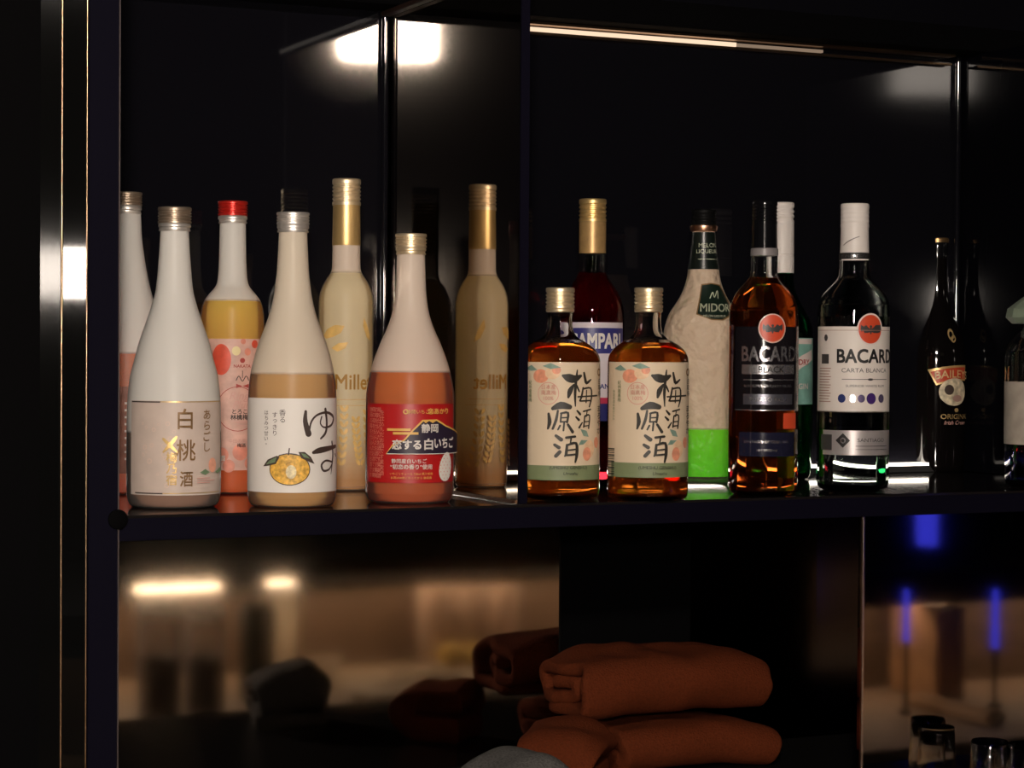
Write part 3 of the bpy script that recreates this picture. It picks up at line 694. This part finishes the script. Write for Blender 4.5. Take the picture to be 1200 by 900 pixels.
# red bitter bottle
b = Bottle('bitter_bottle', 'dark red bottle with gold cap and navy label behind the plum wine', 'bottle', 692.5, 568,
  [(568, 28), (567, 33), (562, 36.5), (545, 37.6), (480, 37.8), (385, 37.6), (368, 37.2), (357, 35.6), (347, 32), (338, 27), (330, 21.8), (323, 17.5), (316, 15.6), (300, 15.2), (295, 15)])
b.body(CLEAR, wall=2.4); b.liquid(320, glass('red bitter', (0.62, 0.015, 0.03), 1.36, haze=0.12, hcol=(0.35, 0.006, 0.015)))
b.turned('sleeve', [(297, 14.8), (297, 15.8), (262, 15.9), (259, 15.6)], pbr('tan gold sleeve', (0.52, 0.32, 0.13), 0.4, metal=0.4, var=0.12, scale=120)); b.cap(260, 233.5, 16.2, GOLD, 4)
NAVYP = pbr('navy label paper', (0.030, 0.030, 0.17), 0.4)
b.sheet('label', -46, 46, 378, 492, pbr('lilac white paper', (0.62, 0.55, 0.58), 0.5)); lab = b.cur
b.sheet('label_band', -46, 46, 384.5, 414, NAVYP, lab, off=0.0006); 
b.text('CAMPARI', 697, 399.5, 24, WHITEINK, 0.03, width=66, ds=1)
b.on(lab, 0.0006); b.bar(662, 724, 465, 472, pbr('crimson band', (0.5, 0.03, 0.08), 0.5)); b.bar(662, 724, 472, 492, NAVYP)
b.text('MILANO', 705, 452, 8, NAVYP, 0.02)
b.finish()

# green melon liqueur
b = Bottle('melon_liqueur_bottle', 'bulbous frosted bottle with dark neck and glowing green liquid at bottom', 'bottle', 822.5, 566,
  [(566, 30), (565, 36), (560, 42), (550, 45), (520, 46.5), (460, 47), (410, 47), (390, 46), (378, 43.5), (368, 40), (358, 33.8), (350, 28.6), (338, 23), (326, 19.6), (316, 18.2), (300, 15.8), (284, 14), (272, 13.2)])
b.body(frosted('hammered frosted glass', (0.93, 0.72, 0.54), bump=1.0, scale=75, level=b.Z(501), wet=0.93)); b.liquid(501, cloudy('melon liqueur', (0.13, 0.95, 0.01), (0.28, 1.0, 0.015), 0.08, trans=0.4), z0=9)
b.turned('neck_label', [(316, 18.7), (300, 16.3), (284, 14.5), (273, 13.7), (272, 12.5)], pbr('black green sleeve', (0.006, 0.010, 0.008), 0.3))
b.turned('neck_ring', [(272, 13), (271, 15.4), (267, 16.4), (265, 16.2), (263.5, 13)], pbr('copper ring', (0.72, 0.40, 0.26), 0.3, metal=1.0)); b.cap(264, 246, 14.6, pbr('black cap', (0.004, 0.004, 0.004), 0.5, spec=0.1), 2)
b.on(b.root, 0.0006); PALEG = pbr('pale green ink', (0.52, 0.55, 0.40), 0.5)
b.text('MELON', 828, 288, 7, PALEG, 0.0); b.text('LIQUEUR', 827, 295.5, 6.5, PALEG, 0.0); b.bar(816, 837, 304, 304.6, PALEG)
DKG = pbr('dark green label', (0.008, 0.018, 0.012), 0.35)
out = [(820, 333.5), (831, 332), (841, 334), (847, 345), (852.5, 356), (853, 371), (845, 376), (832, 375.5), (820, 371), (814.5, 369), (818, 350)]
b.poly(out, GOLDBR); cx_, cy_ = 834, 354
b.poly([(cx_ + (x - cx_) * 0.92, cy_ + (y - cy_) * 0.94) for x, y in out], DKG)
b.text('MIDORI', 838.5, 361, 13.5, PALEG, 0.01, width=40); b.text('MELON LIQUEUR', 836, 371, 3.6, PALEG, 0.0)
b.stroke([(830, 350, 1), (833, 343, 1.2), (835, 349, 1), (838, 341, 1.2), (839, 350, 0.8)], PALEG, 'artwork')
b.finish()

# dark rum
def bat(b, u, v, s, mat):
    for q in (-1, 1):
        W = [(0.6, -1.5), (3, -3.2), (5.5, -6.2), (8.2, -4.2), (11.6, -6.4), (12.2, -1), (10.6, 2.8), (9.4, 0), (7.6, 3.6), (6, 0.6), (3.6, 3.6), (0.6, 2.2)]
        b.poly([(u + q * x * s, v + y * s) for x, y in W][::q], mat)
    b.oval(u, v + 0.8 * s, 1.5 * s, 4.6 * s, mat, n=10); b.oval(u, v - 4.2 * s, 1.7 * s, 1.8 * s, mat, n=10)
ORED = pbr('emblem red', (0.62, 0.07, 0.025), 0.4); GREY = pbr('emblem grey', (0.07, 0.065, 0.065), 0.4, metal=0.4); SILV = pbr('silver foil ink', (0.62, 0.60, 0.62), 0.25, metal=0.9)
b = Bottle('rum_bottle', 'dark amber rum bottle with black cap and red emblem', 'bottle', 893.5, 579,
  [(579, 32), (578, 36), (574, 39.5), (568, 40.6), (550, 40.8), (460, 40.8), (375, 40.6), (363, 39.8), (354, 37.5), (345, 33.5), (337, 27.6), (330, 21.4), (325, 17.4), (320, 15.8), (304, 15.6), (298, 15.4)])
b.body(CLEAR, wall=2.4); b.liquid(326, glass('dark rum', (0.70, 0.13, 0.02), 1.36, haze=0.13, hcol=(0.35, 0.045, 0.006)))
b.turned('neck_band', [(300, 15), (300, 16.2), (292, 16), (291, 15)], pbr('grey band', (0.22, 0.20, 0.20), 0.4)); BLK = pbr('gloss black cap', (0.005, 0.005, 0.006), 0.12)
b.turned('sleeve', [(291, 14), (291, 15), (263, 14.6), (262, 13)], BLK); b.cap(263, 235.5, 14.9, BLK, 5, lip=0.9)
b.sheet('label', -38, 50, 383, 479, pbr('black gloss label', (0.010, 0.008, 0.010), 0.12, coat=0.3)); lab = b.cur
b.oval(903.5, 385, 16.4, 17, pbr('pale ring ink', (0.62, 0.42, 0.36), 0.4), n=32); b.oval(903.5, 385, 15, 15.6, ORED, n=32); bat(b, 903.5, 386, 0.95, GREY)
b.text('BACARDI', 903, 414.5, 24, SILV, 0.02, width=74, ds=1)
b.bar(869, 928, 427, 438, SILV); b.text('BLACK', 903, 432.5, 10, INK, 0.01); b.bar(871, 928, 444, 445, SILV); b.oval(902, 444.5, 3, 2, SILV, n=10)
b.text('RON SUPERIOR CARTA NEGRA', 900, 451.5, 4.2, SILV, 0.01); b.bar(871, 926, 461, 473, pbr('dim foil', (0.20, 0.20, 0.24), 0.3, metal=0.8)); b.text('PUERTO RICO', 900, 467, 7, SILV, 0.01)
b.sheet('label_edge', -38, 50, 478.5, 480, SILV, lab)
b.sheet('second_label', -30, 44, 505, 533, pbr('navy gloss label', (0.012, 0.012, 0.028), 0.15, coat=0.3))
b.text('SANTIAGO DE CUBA 1862', 898, 516, 4.6, SILV, 0.0); b.text('70cl  37,5% vol', 898, 526, 4, SILV, 0.0); b.bar(916, 930, 483, 501, ORED)
b.finish()

# green bottle with white capsule, behind
b = Bottle('gin_bottle', 'green glass bottle with tall white capsule behind the dark rum', 'bottle', 914.5, 561,
  [(561, 26), (560, 31), (555, 34.5), (540, 36), (460, 36.6), (400, 36.4), (385, 35.4), (374, 32.5), (362, 26), (350, 19.5), (338, 15), (328, 13.6), (318, 13.2)])
b.body(glass('green glass', (0.10, 0.50, 0.26)), wall=2.4); b.liquid(440, glass('clear spirit', (0.95, 0.97, 0.96), 1.36))
WCAP = pbr('white capsule', (0.76, 0.70, 0.66), 0.45)
b.turned('capsule', [(320, 12.6), (320, 13.8), (300, 13.9), (299.5, 13.4), (298.5, 13.4), (298, 13.9), (262, 13.6), (261, 13)], WCAP); b.cap(262, 237.5, 13.8, WCAP, 3)
b.sheet('label', -20, 52, 396, 473, pbr('teal label', (0.20, 0.40, 0.34), 0.5, var=0.2, scale=70))
PW = pbr('pale pink ink', (0.72, 0.60, 0.56), 0.5)
b.poly([(926, 424), (938, 416), (949, 409), (949.5, 421), (938, 430), (926, 440)], PW); b.text('DRY', 941, 424, 9, DKRED, 0.02); b.bar(926, 949, 397, 403, PW); b.text('GIN', 940, 452, 9, PW, 0.02)
b.finish()

# white rum
b = Bottle('rum_bottle', 'clear rum bottle with white cap, white label and red emblem', 'bottle', 999, 573.5,
  [(573.5, 32), (573, 36), (570, 40), (564, 42), (550, 42), (460, 41.8), (368, 41.6), (357, 41), (350, 39.2), (343, 34.8), (336, 28.6), (330, 23), (325, 19), (318, 17.6), (308, 17.4), (303, 17)])
b.body(glass('clear greenish glass', (0.93, 0.98, 0.95)), wall=2.6); b.liquid(371, glass('white rum', (0.95, 0.98, 0.96), 1.36))
b.turned('neck_band', [(305, 16), (305, 18.0), (297, 17.8), (296, 16)], INK)
b.turned('sleeve', [(297, 15.6), (297, 16.9), (268, 16.2), (266, 15.6)], WCAP); b.cap(267, 239, 16.7, WCAP, 4, lip=0.5)
b.on(b.root, 0.0013); b.bar(985, 1014, 304.2, 305.6, WCAP); b.text('RON·BACARDI', 999, 300.6, 5, SILV, 0.01)
b.stroke([(987, 288, 0.6), (995, 282, 0.8), (1004, 278, 0.6)], GREY)
b.sheet('label', -58, 58, 383, 481.5, pbr('off white rum label', (0.74, 0.67, 0.62), 0.5)); lab = b.cur
b.oval(1018, 386, 16.4, 18.5, PW, n=32); b.oval(1018, 386, 14.6, 16.6, ORED, n=32); bat(b, 1018, 387, 0.95, GREY)
b.text('BACARDI', 1016, 417, 22, INK, 0.025, width=80, ds=3); b.text('CARTA BLANCA', 1014, 433.5, 7, GREY, 0.0, width=58); b.bar(986, 1036, 443.5, 444.2, GREY); b.oval(1018, 444, 3.5, 1.4, GREY, n=10)
b.text('SUPERIOR WHITE RUM', 1014, 451.5, 4, GREY, 0.0, width=48)
for uu, r, m in ((986, 4.6, pbr('medal blue', (0.10, 0.13, 0.42), 0.25, metal=0.7)), (998, 4.4, SILV), (1008, 4.2, pbr('medal lilac', (0.28, 0.22, 0.42), 0.25, metal=0.7)), (1019, 6, pbr('medal violet', (0.18, 0.08, 0.45), 0.25, metal=0.7)), (1030, 4.6, MATS['medal lilac'])):
    b.oval(uu, 466, r, r * 1.1, m, n=14)
BRN = pbr('brown small print', (0.38, 0.22, 0.18), 0.5)
b.oval(968, 396, 3, 4, GREY, n=10); b.bar(963.5, 971.5, 415, 426, GREY)
for i in range(13): b.bar(961.5, 974 - (i % 3), 431 + i * 3.2, 432 + i * 3.2, BRN, 'lettering')
b.bar(960, 1038, 387, 387.6, BRN); b.sheet('label_edge', -58, 58, 480.8, 482.2, DKBROWN, lab)
b.sheet('second_label', -40, 58, 503, 531.5, pbr('silver label', (0.50, 0.46, 0.46), 0.35, metal=0.5)); low = b.cur
b.poly([(988, 506), (996, 514.5), (988, 523), (980, 514.5)], INK); b.oval(988, 514.5, 3.2, 3.4, SILV, ring=0.4, n=14)
b.text('SANTIAGO', 1020, 514, 6, GREY, 0.0, width=34); b.bar(1002, 1036, 520.5, 521.2, GREY); b.bar(1002, 1036, 524.5, 525, GREY); b.bar(964, 976, 508, 526, GREY)
b.finish()

# cream liqueur, black glass
b = Bottle('cream_liqueur_bottle', 'black bottle with red and gold arched label at right', 'bottle', 1096, 551.5,
  [(551.5, 26), (551, 30), (547, 33), (540, 34.4), (500, 35), (430, 35), (412, 34.2), (400, 31.6), (388, 27.5), (374, 21.6), (360, 16.5), (345, 13.6), (325, 12), (305, 11.6), (300, 11.4)])
b.body(pbr('black bottle glass', (0.004, 0.003, 0.003), 0.06, spec=0.6, coat=0.4)); b.turned('capsule', [(302, 11), (302, 12.4), (288, 13), (285, 12.4), (284, 11)], BLK)
b.turned('cap_top', [(284.5, 12), (284.5, 13.2), (280.5, 13.4), (279, 12)], pbr('bronze disc', (0.55, 0.34, 0.16), 0.35, metal=0.9))
b.on(b.root, 0.0005); BGOLD = pbr('label gold', (0.62, 0.42, 0.18), 0.35, metal=0.5); BRED = pbr('label red', (0.50, 0.05, 0.015), 0.4); SKIN = pbr('landscape print', (0.62, 0.52, 0.36), 0.5, var=0.4, scale=160)
b.oval(1112, 392, 4, 7, BGOLD, ring=0.45, n=16, rot=-0.3); b.oval(1115, 397, 3.4, 4.5, BGOLD, ring=0.5, n=14)
arch = lambda a, b_, u0, u1, n=8: [(u0 + (u1 - u0) * i / n, a - 0.010 * (u0 + (u1 - u0) * i / n - 1088) * 0 - 5.5 * math.sin((i / n) * 1.7)) for i in range(n + 1)]
top = arch(433, 0, 1086.5, 1128.5); bot = arch(451, 0, 1096, 1128.5)
b.poly(top + bot[::-1], BGOLD)
top = arch(435.5, 0, 1089.5, 1128); bot = arch(448.6, 0, 1097, 1128); b.poly(top + bot[::-1], BRED)
b.text('BAILEYS', 1111, 437.5, 12.5, pbr('pale gold ink', (0.78, 0.58, 0.30), 0.4), 0.012, width=48, ds=7, arc=0.004)
b.oval(1115, 458.5, 19, 16, SKIN, n=28, ds=2); b.oval(1111, 456, 6, 6, DKBROWN, n=14); b.oval(1120, 466, 7, 4, BRN, n=14)
b.text('ORIGINAL', 1117, 487, 8, BGOLD, 0.01, width=42, ds=4); b.text('Irish Cream', 1117, 494, 6.5, ROSEINK, 0.01, 0.3, width=32, ds=3); b.oval(1119, 479.5, 3, 2.4, BGOLD, n=10)
b.finish()

# clear bottle cut by the right frame edge
b = Bottle('spirit_bottle', 'clear glass bottle cut off by the right edge of the picture', 'bottle', 1214, 570,
  [(570, 28), (569, 32), (565, 35), (555, 36.4), (480, 37), (420, 36.6), (408, 35), (399, 30), (392, 23.5), (386, 18), (380, 16), (376, 15.6)])
b.body(MATS['clear greenish glass'], wall=2.6); b.liquid(528, glass('blue spirit', (0.10, 0.10, 0.75), 1.36))
bm = bmesh.new(); rings(bm, [(b.Z(379), 30 * b.k), (b.Z(372), 37 * b.k), (b.Z(362), 35 * b.k), (b.Z(352), 22 * b.k), (b.Z(346), 14 * b.k)], 12)
from_bm('stopper', bm, frosted('pale green crystal', (0.42, 0.52, 0.38), clear=0.45), b.root)
b.sheet('label', -90, 6, 447, 520, pbr('grey tan paper', (0.36, 0.31, 0.26), 0.5, var=0.15, scale=60))
b.finish()

# ------------------------------------------------------------------ towels and things on the lower counter
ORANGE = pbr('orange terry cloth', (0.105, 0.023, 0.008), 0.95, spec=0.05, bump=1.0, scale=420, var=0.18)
BLACKCLOTH = pbr('black terry cloth', (0.006, 0.006, 0.006), 0.95, spec=0.05, bump=0.8, scale=420)
GREYCLOTH = pbr('grey terry cloth', (0.10, 0.095, 0.09), 0.95, spec=0.05, bump=1.0, scale=420, var=0.3)
def towel(name, label, c, length, deep, high, rot, mat, seed, layers=2, amp=0.004, group=None, tilt=0.0):
    """cloth folded over itself: its long rounded fold faces the camera, the layered end shows at the left"""
    th = high / (layers * 2 + 0.2) * 0.93
    # centre line of the folded sheet in the (y, z) plane: a flattened spiral
    path = []; gap = high / (2 * layers)
    zs = [gap * (i + 0.5) for i in range(2 * layers)]
    order = []
    lo, hi = 0, 2 * layers - 1; lays = []
    while lo <= hi:
        lays += [lo] if lo == hi else [lo, hi]; lo += 1; hi -= 1
    y0, y1 = -deep / 2, deep / 2
    for i, a in enumerate(lays):
        ins = 0.0 if i < 2 else gap * 1.2 * (i // 2)
        ys = [y1 - ins, y0 + ins] if i % 2 == 0 else [y0 + ins, y1 - ins]
        for j in range(9): path.append((ys[0] + (ys[1] - ys[0]) * j / 8, zs[a]))
        if i + 1 < len(lays):
            b_ = lays[i + 1]; za, zb = zs[a], zs[b_]; r = abs(zb - za) / 2; yc = ys[1]; sg = -1 if i % 2 == 0 else 1
            for j in range(1, 8):
                t = math.pi * j / 8
                path.append((yc + sg * min(r, gap * 1.7) * math.sin(t), za + (zb - za) * (1 - math.cos(t)) / 2))
    n = 26; bm = bmesh.new(); G = []
    for i in range(n + 1):
        x = -length / 2 + length * i / n; row = []
        for (y, z) in path:
            q = Vector((x * 14 + seed * 9, y * 14, z * 20))
            e = noise.noise(q) * amp; e2 = noise.noise(q * 2.6 + Vector((3, 1, 7))) * amp * 0.5
            sag = -(0.32 if x > 0 else 0.12) * high * (abs(x) / (length / 2)) ** 3 * (z / high)
            row.append(bm.verts.new((x + noise.noise(Vector((y * 20, z * 40, seed + (0 if x < 0 else 5)))) * amp * 1.4 * (abs(x) / (length / 2)) ** 2, y + e * 1.2, max(th / 2, z + (e + e2) * min(1, z / gap) + sag + tilt * x * z / high))))
        G.append(row)
    for a, b2 in zip(G, G[1:]):
        for j in range(len(path) - 1): bm.faces.new((a[j], a[j + 1], b2[j + 1], b2[j]))
    o = from_bm(name, bm, mat, loc=c, smooth=80)
    m = o.modifiers.new('thick', 'SOLIDIFY'); m.thickness = th; m.offset = 0
    s_ = o.modifiers.new('round', 'SUBSURF'); s_.levels = 1; s_.render_levels = 2
    o.rotation_euler = (0, 0, rot)
    return tag(o, label, 'towel', group)
YT = YP - 0.085
def at_counter(u, y): return on_y(u, 860, y)
kt = depth(at_counter(770, YT)) / F
g = 'orange bar towels'
H1 = on_y(780, 838, YT).z - CZ
c = at_counter(795, YT)
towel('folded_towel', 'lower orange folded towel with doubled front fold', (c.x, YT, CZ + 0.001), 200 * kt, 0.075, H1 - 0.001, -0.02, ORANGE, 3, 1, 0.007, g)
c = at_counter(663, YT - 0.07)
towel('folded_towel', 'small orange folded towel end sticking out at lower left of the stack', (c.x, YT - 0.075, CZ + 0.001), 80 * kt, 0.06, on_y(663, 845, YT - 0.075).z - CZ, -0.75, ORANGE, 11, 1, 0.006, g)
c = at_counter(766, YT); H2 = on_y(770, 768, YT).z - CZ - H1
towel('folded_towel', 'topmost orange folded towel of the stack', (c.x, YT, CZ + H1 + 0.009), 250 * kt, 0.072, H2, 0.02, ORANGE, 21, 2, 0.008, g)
# grey towel in front
pg = on_y(598, 886, 1.90)
towel('folded_towel', 'grey folded towel in front of the orange towels at the bottom edge', (pg.x, 1.90, CZ + 0.001), 105 * depth(pg) / F, 0.05, pg.z - CZ, 0.15, GREYCLOTH, 41, 2, 0.005, tilt=0.3)
# tumblers at lower right
def tumbler(c, r, h, label, mat=None, group=None, upside=False):
    pr = [(0, r * 0.86), (h * 0.02, r * 0.9), (h * 0.5, r * 0.95), (h, r)]
    inn = [(h * 0.10, r * 0.78), (h * 0.5, r * 0.87), (h * 0.999, r * 0.94)]
    bm = bmesh.new(); A = rings(bm, pr, 28, True, False); B = rings(bm, inn, 28, True, False)
    for i in range(28): bm.faces.new((A[-1][i], A[-1][(i + 1) % 28], B[-1][(i + 1) % 28], B[-1][i]))
    if upside:
        for v in bm.verts: v.co.z = h - v.co.z
    o = from_bm('glass_tumbler', bm, mat or CLEAR, loc=c, smooth=40)
    return tag(o, label, 'glass', group)
for u, vt, wd, y, lb in ((1160, 868, 24, 1.87, 'upturned clear tumbler at lower right, farther from the edge'), (1203, 872, 24, 1.83, 'upturned clear tumbler cut by the lower right edge')):
    p = on_y(u, vt, y); kk = depth(p) / F
    tumbler((p.x, y, CZ + 0.0005), wd * kk, p.z - CZ, lb, CLEAR, 'upturned tumblers', True)

# ------------------------------------------------------------------ the bar in front, seen only in the steel panels
def refl(u, v, y, plane=YP):
    p = on_y(u, v, 2 * plane - y); k = depth(p) / F
    return Vector((p.x, y, p.z)), k
WZ = refl(200, 852, 1.05)[0].z
LZ = refl(400, 684, 0.62)[0].z
WOODP = pbr('warm wood panel', (0.12, 0.078, 0.052), 0.5, var=0.2, scale=14, stretch=(1, 1, 6))
fb = empty('bar_counter', (1.2, 0.3, 0.0), 'front bar with lit worktop, seen reflected in the steel panel', 'bar')
child_box('bar_top', fb, -1.0, 3.4, -0.30, 0.66, LZ + 0.014, BAR_TOP, MATT, 0.004)
child_box('back_panel', fb, -1.0, 3.4, 0.50, 0.53, WZ + 0.001, LZ + 0.013, WOODP)
child_box('worktop', fb, -1.0, 3.4, 0.50, 1.06, WZ - 0.03, WZ, pbr('tan worktop', (0.30, 0.22, 0.16), 0.5, bump=0.1, scale=40, var=0.15), 0.003)
child_box('base', fb, -1.0, 3.4, 0.40, 1.02, 0.0, WZ - 0.031, MATT)
gx = [refl(u, 695, 0.656)[0].x for u in (158, 258, 312, 345)]       # added lip hides the strip; its two gaps let bright spots show
for xa_, xb_ in ((-1.0, gx[0]), (gx[1], gx[2]), (gx[3], 3.4)):
    child_box('lip', fb, xa_, xb_, 0.652, 0.66, LZ - 0.006, LZ + 0.0135, MATT)
child_box('light_strip', fb, -0.2, 3.2, 0.610, 0.640, LZ + 0.004, LZ + 0.013, emit('bar led', (1.0, 0.74, 0.48), LED_BAR))
JARG = 'jars on the worktop'
def jar(u, w_, y, vt, label):
    p, k = refl(u, vt, y); r = w_ / 2 * k; h = p.z - WZ
    e = empty('storage_jar', (p.x, y, WZ + 0.0005), label, 'jar', JARG)
    lathe('glass', [(0, r * 0.9), (h * 0.03, r), (h * 0.82, r), (h * 0.88, r * 0.9), (h * 0.9, r * 0.9)], frosted('jar glass', (0.6, 0.5, 0.42), clear=0.7), e, n=24)
    lathe('contents', [(h * 0.03, r * 0.9), (h * 0.55, r * 0.9)], pbr('dark contents', (0.03, 0.018, 0.012), 0.6, var=0.3, scale=80), e, n=24)
    lathe('lid', [(h * 0.895, r * 0.8), (h * 0.9, r * 1.02), (h * 0.98, r * 1.02), (h, r * 0.9)], frosted('pale lid', (0.9, 0.82, 0.72), clear=0.15, trans=0.7), e, n=24)
jar(187, 52, 0.98, 706, 'left jar with pale lid, reflected at lower left'); jar(240, 48, 0.95, 712, 'right jar with pale lid, reflected at lower left')
p, k = refl(301, 706, 0.84); h = p.z - WZ; r = 21 * k
e = empty('dark_bottle', (p.x, 0.84, WZ + 0.0005), 'dark green cylinder bottle reflected beside the jars', 'bottle')
lathe('body', [(0, r * 0.92), (h * 0.02, r), (h * 0.9, r), (h * 0.95, r * 0.9)], pbr('dark green', (0.006, 0.018, 0.012), 0.3), e, n=24); lathe('cap', [(h * 0.95, r * 0.8), (h, r * 0.8)], pbr('dark green', (0, 0, 0)), e, n=24)
p, k = refl(334, 690, 0.70); h = p.z - WZ; r = 15 * k
e = empty('white_cup', (p.x, 0.70, WZ + 0.0005), 'tall white cup reflected beside the dark bottle', 'cup')
lathe('cup', [(0, r * 0.7), (h * 0.02, r * 0.8), (h, r)], frosted('white ceramic', (0.92, 0.86, 0.76), clear=0.1, trans=0.7), e, n=24); lathe('rim', [(h * 1.0, r * 0.9), (h * 1.0, r * 1.06), (h * 1.03, r * 1.06), (h * 1.03, r * 0.9)], MATS['white ceramic'], e, n=24)
a, k = refl(330, 800, 0.62); b2, _ = refl(560, 800, 0.62)
e = tag(box('cutting_board', a.x + 0.03, b2.x, 0.66, 0.98, WZ + 0.0005, WZ + 0.014, pbr('pale board', (0.36, 0.28, 0.20), 0.5, var=0.12, scale=20), bev=0.003), 'pale cutting board reflected below the shelf', 'board')
BT = WZ + 0.0145
p, k = refl(377, 745, 0.72)
bw = empty('glass_bowl', (p.x, 0.72, BT), 'small glass bowl reflected on the cutting board', 'bowl')
lathe('bowl', [(0, 12 * k), (0.004, 14 * k), (0.02, 20 * k), (0.035, 24 * k), (0.036, 22.5 * k), (0.02, 18 * k), (0.006, 11 * k)], frosted('bowl glass', (0.8, 0.7, 0.6), clear=0.5), bw, n=24)
for i, (u, rz) in enumerate(((452, 0.5), (470, 0.45), (487, 0.35))):
    p, k = refl(u, 775, 0.76)
    bm = bmesh.new(); rings(bm, [(0, 0.0035), (0.07 + 0.006 * i, 0.0045)], 10); bmesh.ops.rotate(bm, verts=bm.verts, cent=(0, 0, 0), matrix=Matrix.Rotation(math.pi / 2, 3, 'X'))
    o = from_bm('bar_stick', bm, pbr('ivory', (0.80, 0.68, 0.52), 0.4), loc=(p.x, 0.80, BT + 0.005), smooth=40); o.rotation_euler = (0, 0, rz + 0.6)
    tag(o, ('left', 'middle', 'right')[i] + ' one of three ivory sticks reflected on the cutting board', 'stick', 'ivory sticks')
ET = frosted('etched glass', (0.72, 0.56, 0.46), clear=0.55, bump=0.6, scale=140)
for u, y, lb in ((508, 0.60, 'left etched tumbler reflected below the red labelled bottle'), (548, 0.585, 'middle etched tumbler reflected behind the lemons'), (589, 0.60, 'right etched tumbler reflected near the matt panel')):
    p, k = refl(u, 682, y); tumbler((p.x, y, WZ + 0.0005), 20 * k, p.z - WZ - 0.01, lb, ET, 'etched tumblers')
LEM = pbr('lemon peel', (0.72, 0.48, 0.07), 0.4, bump=0.3, scale=220)
for u, v, y, lb in ((530, 755, 0.70, 'left lemon reflected below the shelf'), (556, 764, 0.72, 'right lemon reflected below the shelf')):
    p, k = refl(u, v, y); r = 14 * k
    o = lathe('lemon', [(-r * 1.45, r * 0.05), (-r * 1.3, r * 0.18), (-r * 1.1, r * 0.42), (-r * 0.7, r * 0.8), (0, r), (r * 0.7, r * 0.8), (r * 1.1, r * 0.42), (r * 1.3, r * 0.2), (r * 1.42, r * 0.06)], LEM, loc=(p.x, y, BT + r), n=24, smooth=80)
    o.rotation_euler = (math.pi / 2, 0, 0.7 + u * 0.02); tag(o, lb, 'lemon', 'lemons')
p, k = refl(520, 800, 0.90)
kn = empty('bar_knife', (p.x, 0.90, BT + 0.0005), 'small knife with dark handle reflected on the board', 'knife')
from_bm('handle', box_bm(-0.035, 0.035, -0.008, 0.008, 0, 0.014, 0.004), pbr('knife handle', (0.01, 0.008, 0.008), 0.4), kn, smooth=35)
bm = bmesh.new(); q = [bm.verts.new(v) for v in ((-0.035, -0.008, 0.006), (-0.13, -0.004, 0.006), (-0.14, 0.006, 0.006), (-0.035, 0.008, 0.006), (-0.035, -0.008, 0.008), (-0.13, -0.004, 0.007), (-0.14, 0.006, 0.007), (-0.035, 0.008, 0.008))]
for f in ((0, 1, 2, 3), (7, 6, 5, 4), (0, 4, 5, 1), (1, 5, 6, 2), (2, 6, 7, 3), (3, 7, 4, 0)): bm.faces.new([q[i] for i in f])
from_bm('blade', bm, CHROME, kn)
# blue tubes, reflected at right
BLUE = emit('blue tube glow', (0.05, 0.06, 1.0), 2.2)
def tube(u, v0, v1, wd, y, label):
    a, k = refl(u, v0, y, YQ); b_, _ = refl(u, v1, y, YQ); h = a.z - b_.z
    e = empty('blue_tube_lamp', b_, label, 'lamp', 'blue tube lamps'); r = wd / 2 * k
    lathe('tube', [(0, r * 0.8), (0.003, r), (h - 0.003, r), (h, r * 0.8)], BLUE, e, n=16)
    z0 = (BAR_TOP if y < 0.6 else WZ) - b_.z + 0.0005
    lathe('foot', [(z0, r * 1.8), (z0 + 0.006, r * 1.8), (z0 + 0.008, r * 0.7), (-0.0005, r * 0.7)], MATT, e, n=16)
tube(1086, 590, 640, 26, 0.50, 'wide blue tube lamp reflected just under the shelf at right')
tube(1062, 690, 752, 7, 0.80, 'slim blue tube lamp reflected beside the chrome edged panel')
tube(1166, 690, 760, 8, 0.80, 'slim blue tube lamp reflected at the far right')
p, k = refl(1098, 690, 0.66, YQ); p.z = min(p.z, LZ - 0.008)
e = tag(box('wooden_box', p.x - 20 * k, p.x + 22 * k, 0.56, 0.70, WZ + 0.0005, p.z, pbr('pale wood box', (0.46, 0.27, 0.14), 0.5, var=0.2, scale=20, stretch=(6, 1, 1)), bev=0.002), 'pale wooden box reflected in the dark mirror panel', 'box')
a, k = refl(1070, 745, 0.72, YQ); b_, _ = refl(1170, 775, 0.95, YQ)
d = Vector((b_.x - a.x, b_.y - a.y, 0)); o = tag(from_bm('folded_cloth', box_bm(0, d.length, -0.02, 0.02, 0, 0.022, 0.006, 3), pbr('tan cloth', (0.50, 0.33, 0.20), 0.9, bump=0.5, scale=200), loc=(a.x, a.y, WZ + 0.0005), smooth=35), 'long tan cloth reflected in the dark mirror panel', 'cloth')
o.rotation_euler = (0, 0, math.atan2(d.y, d.x))
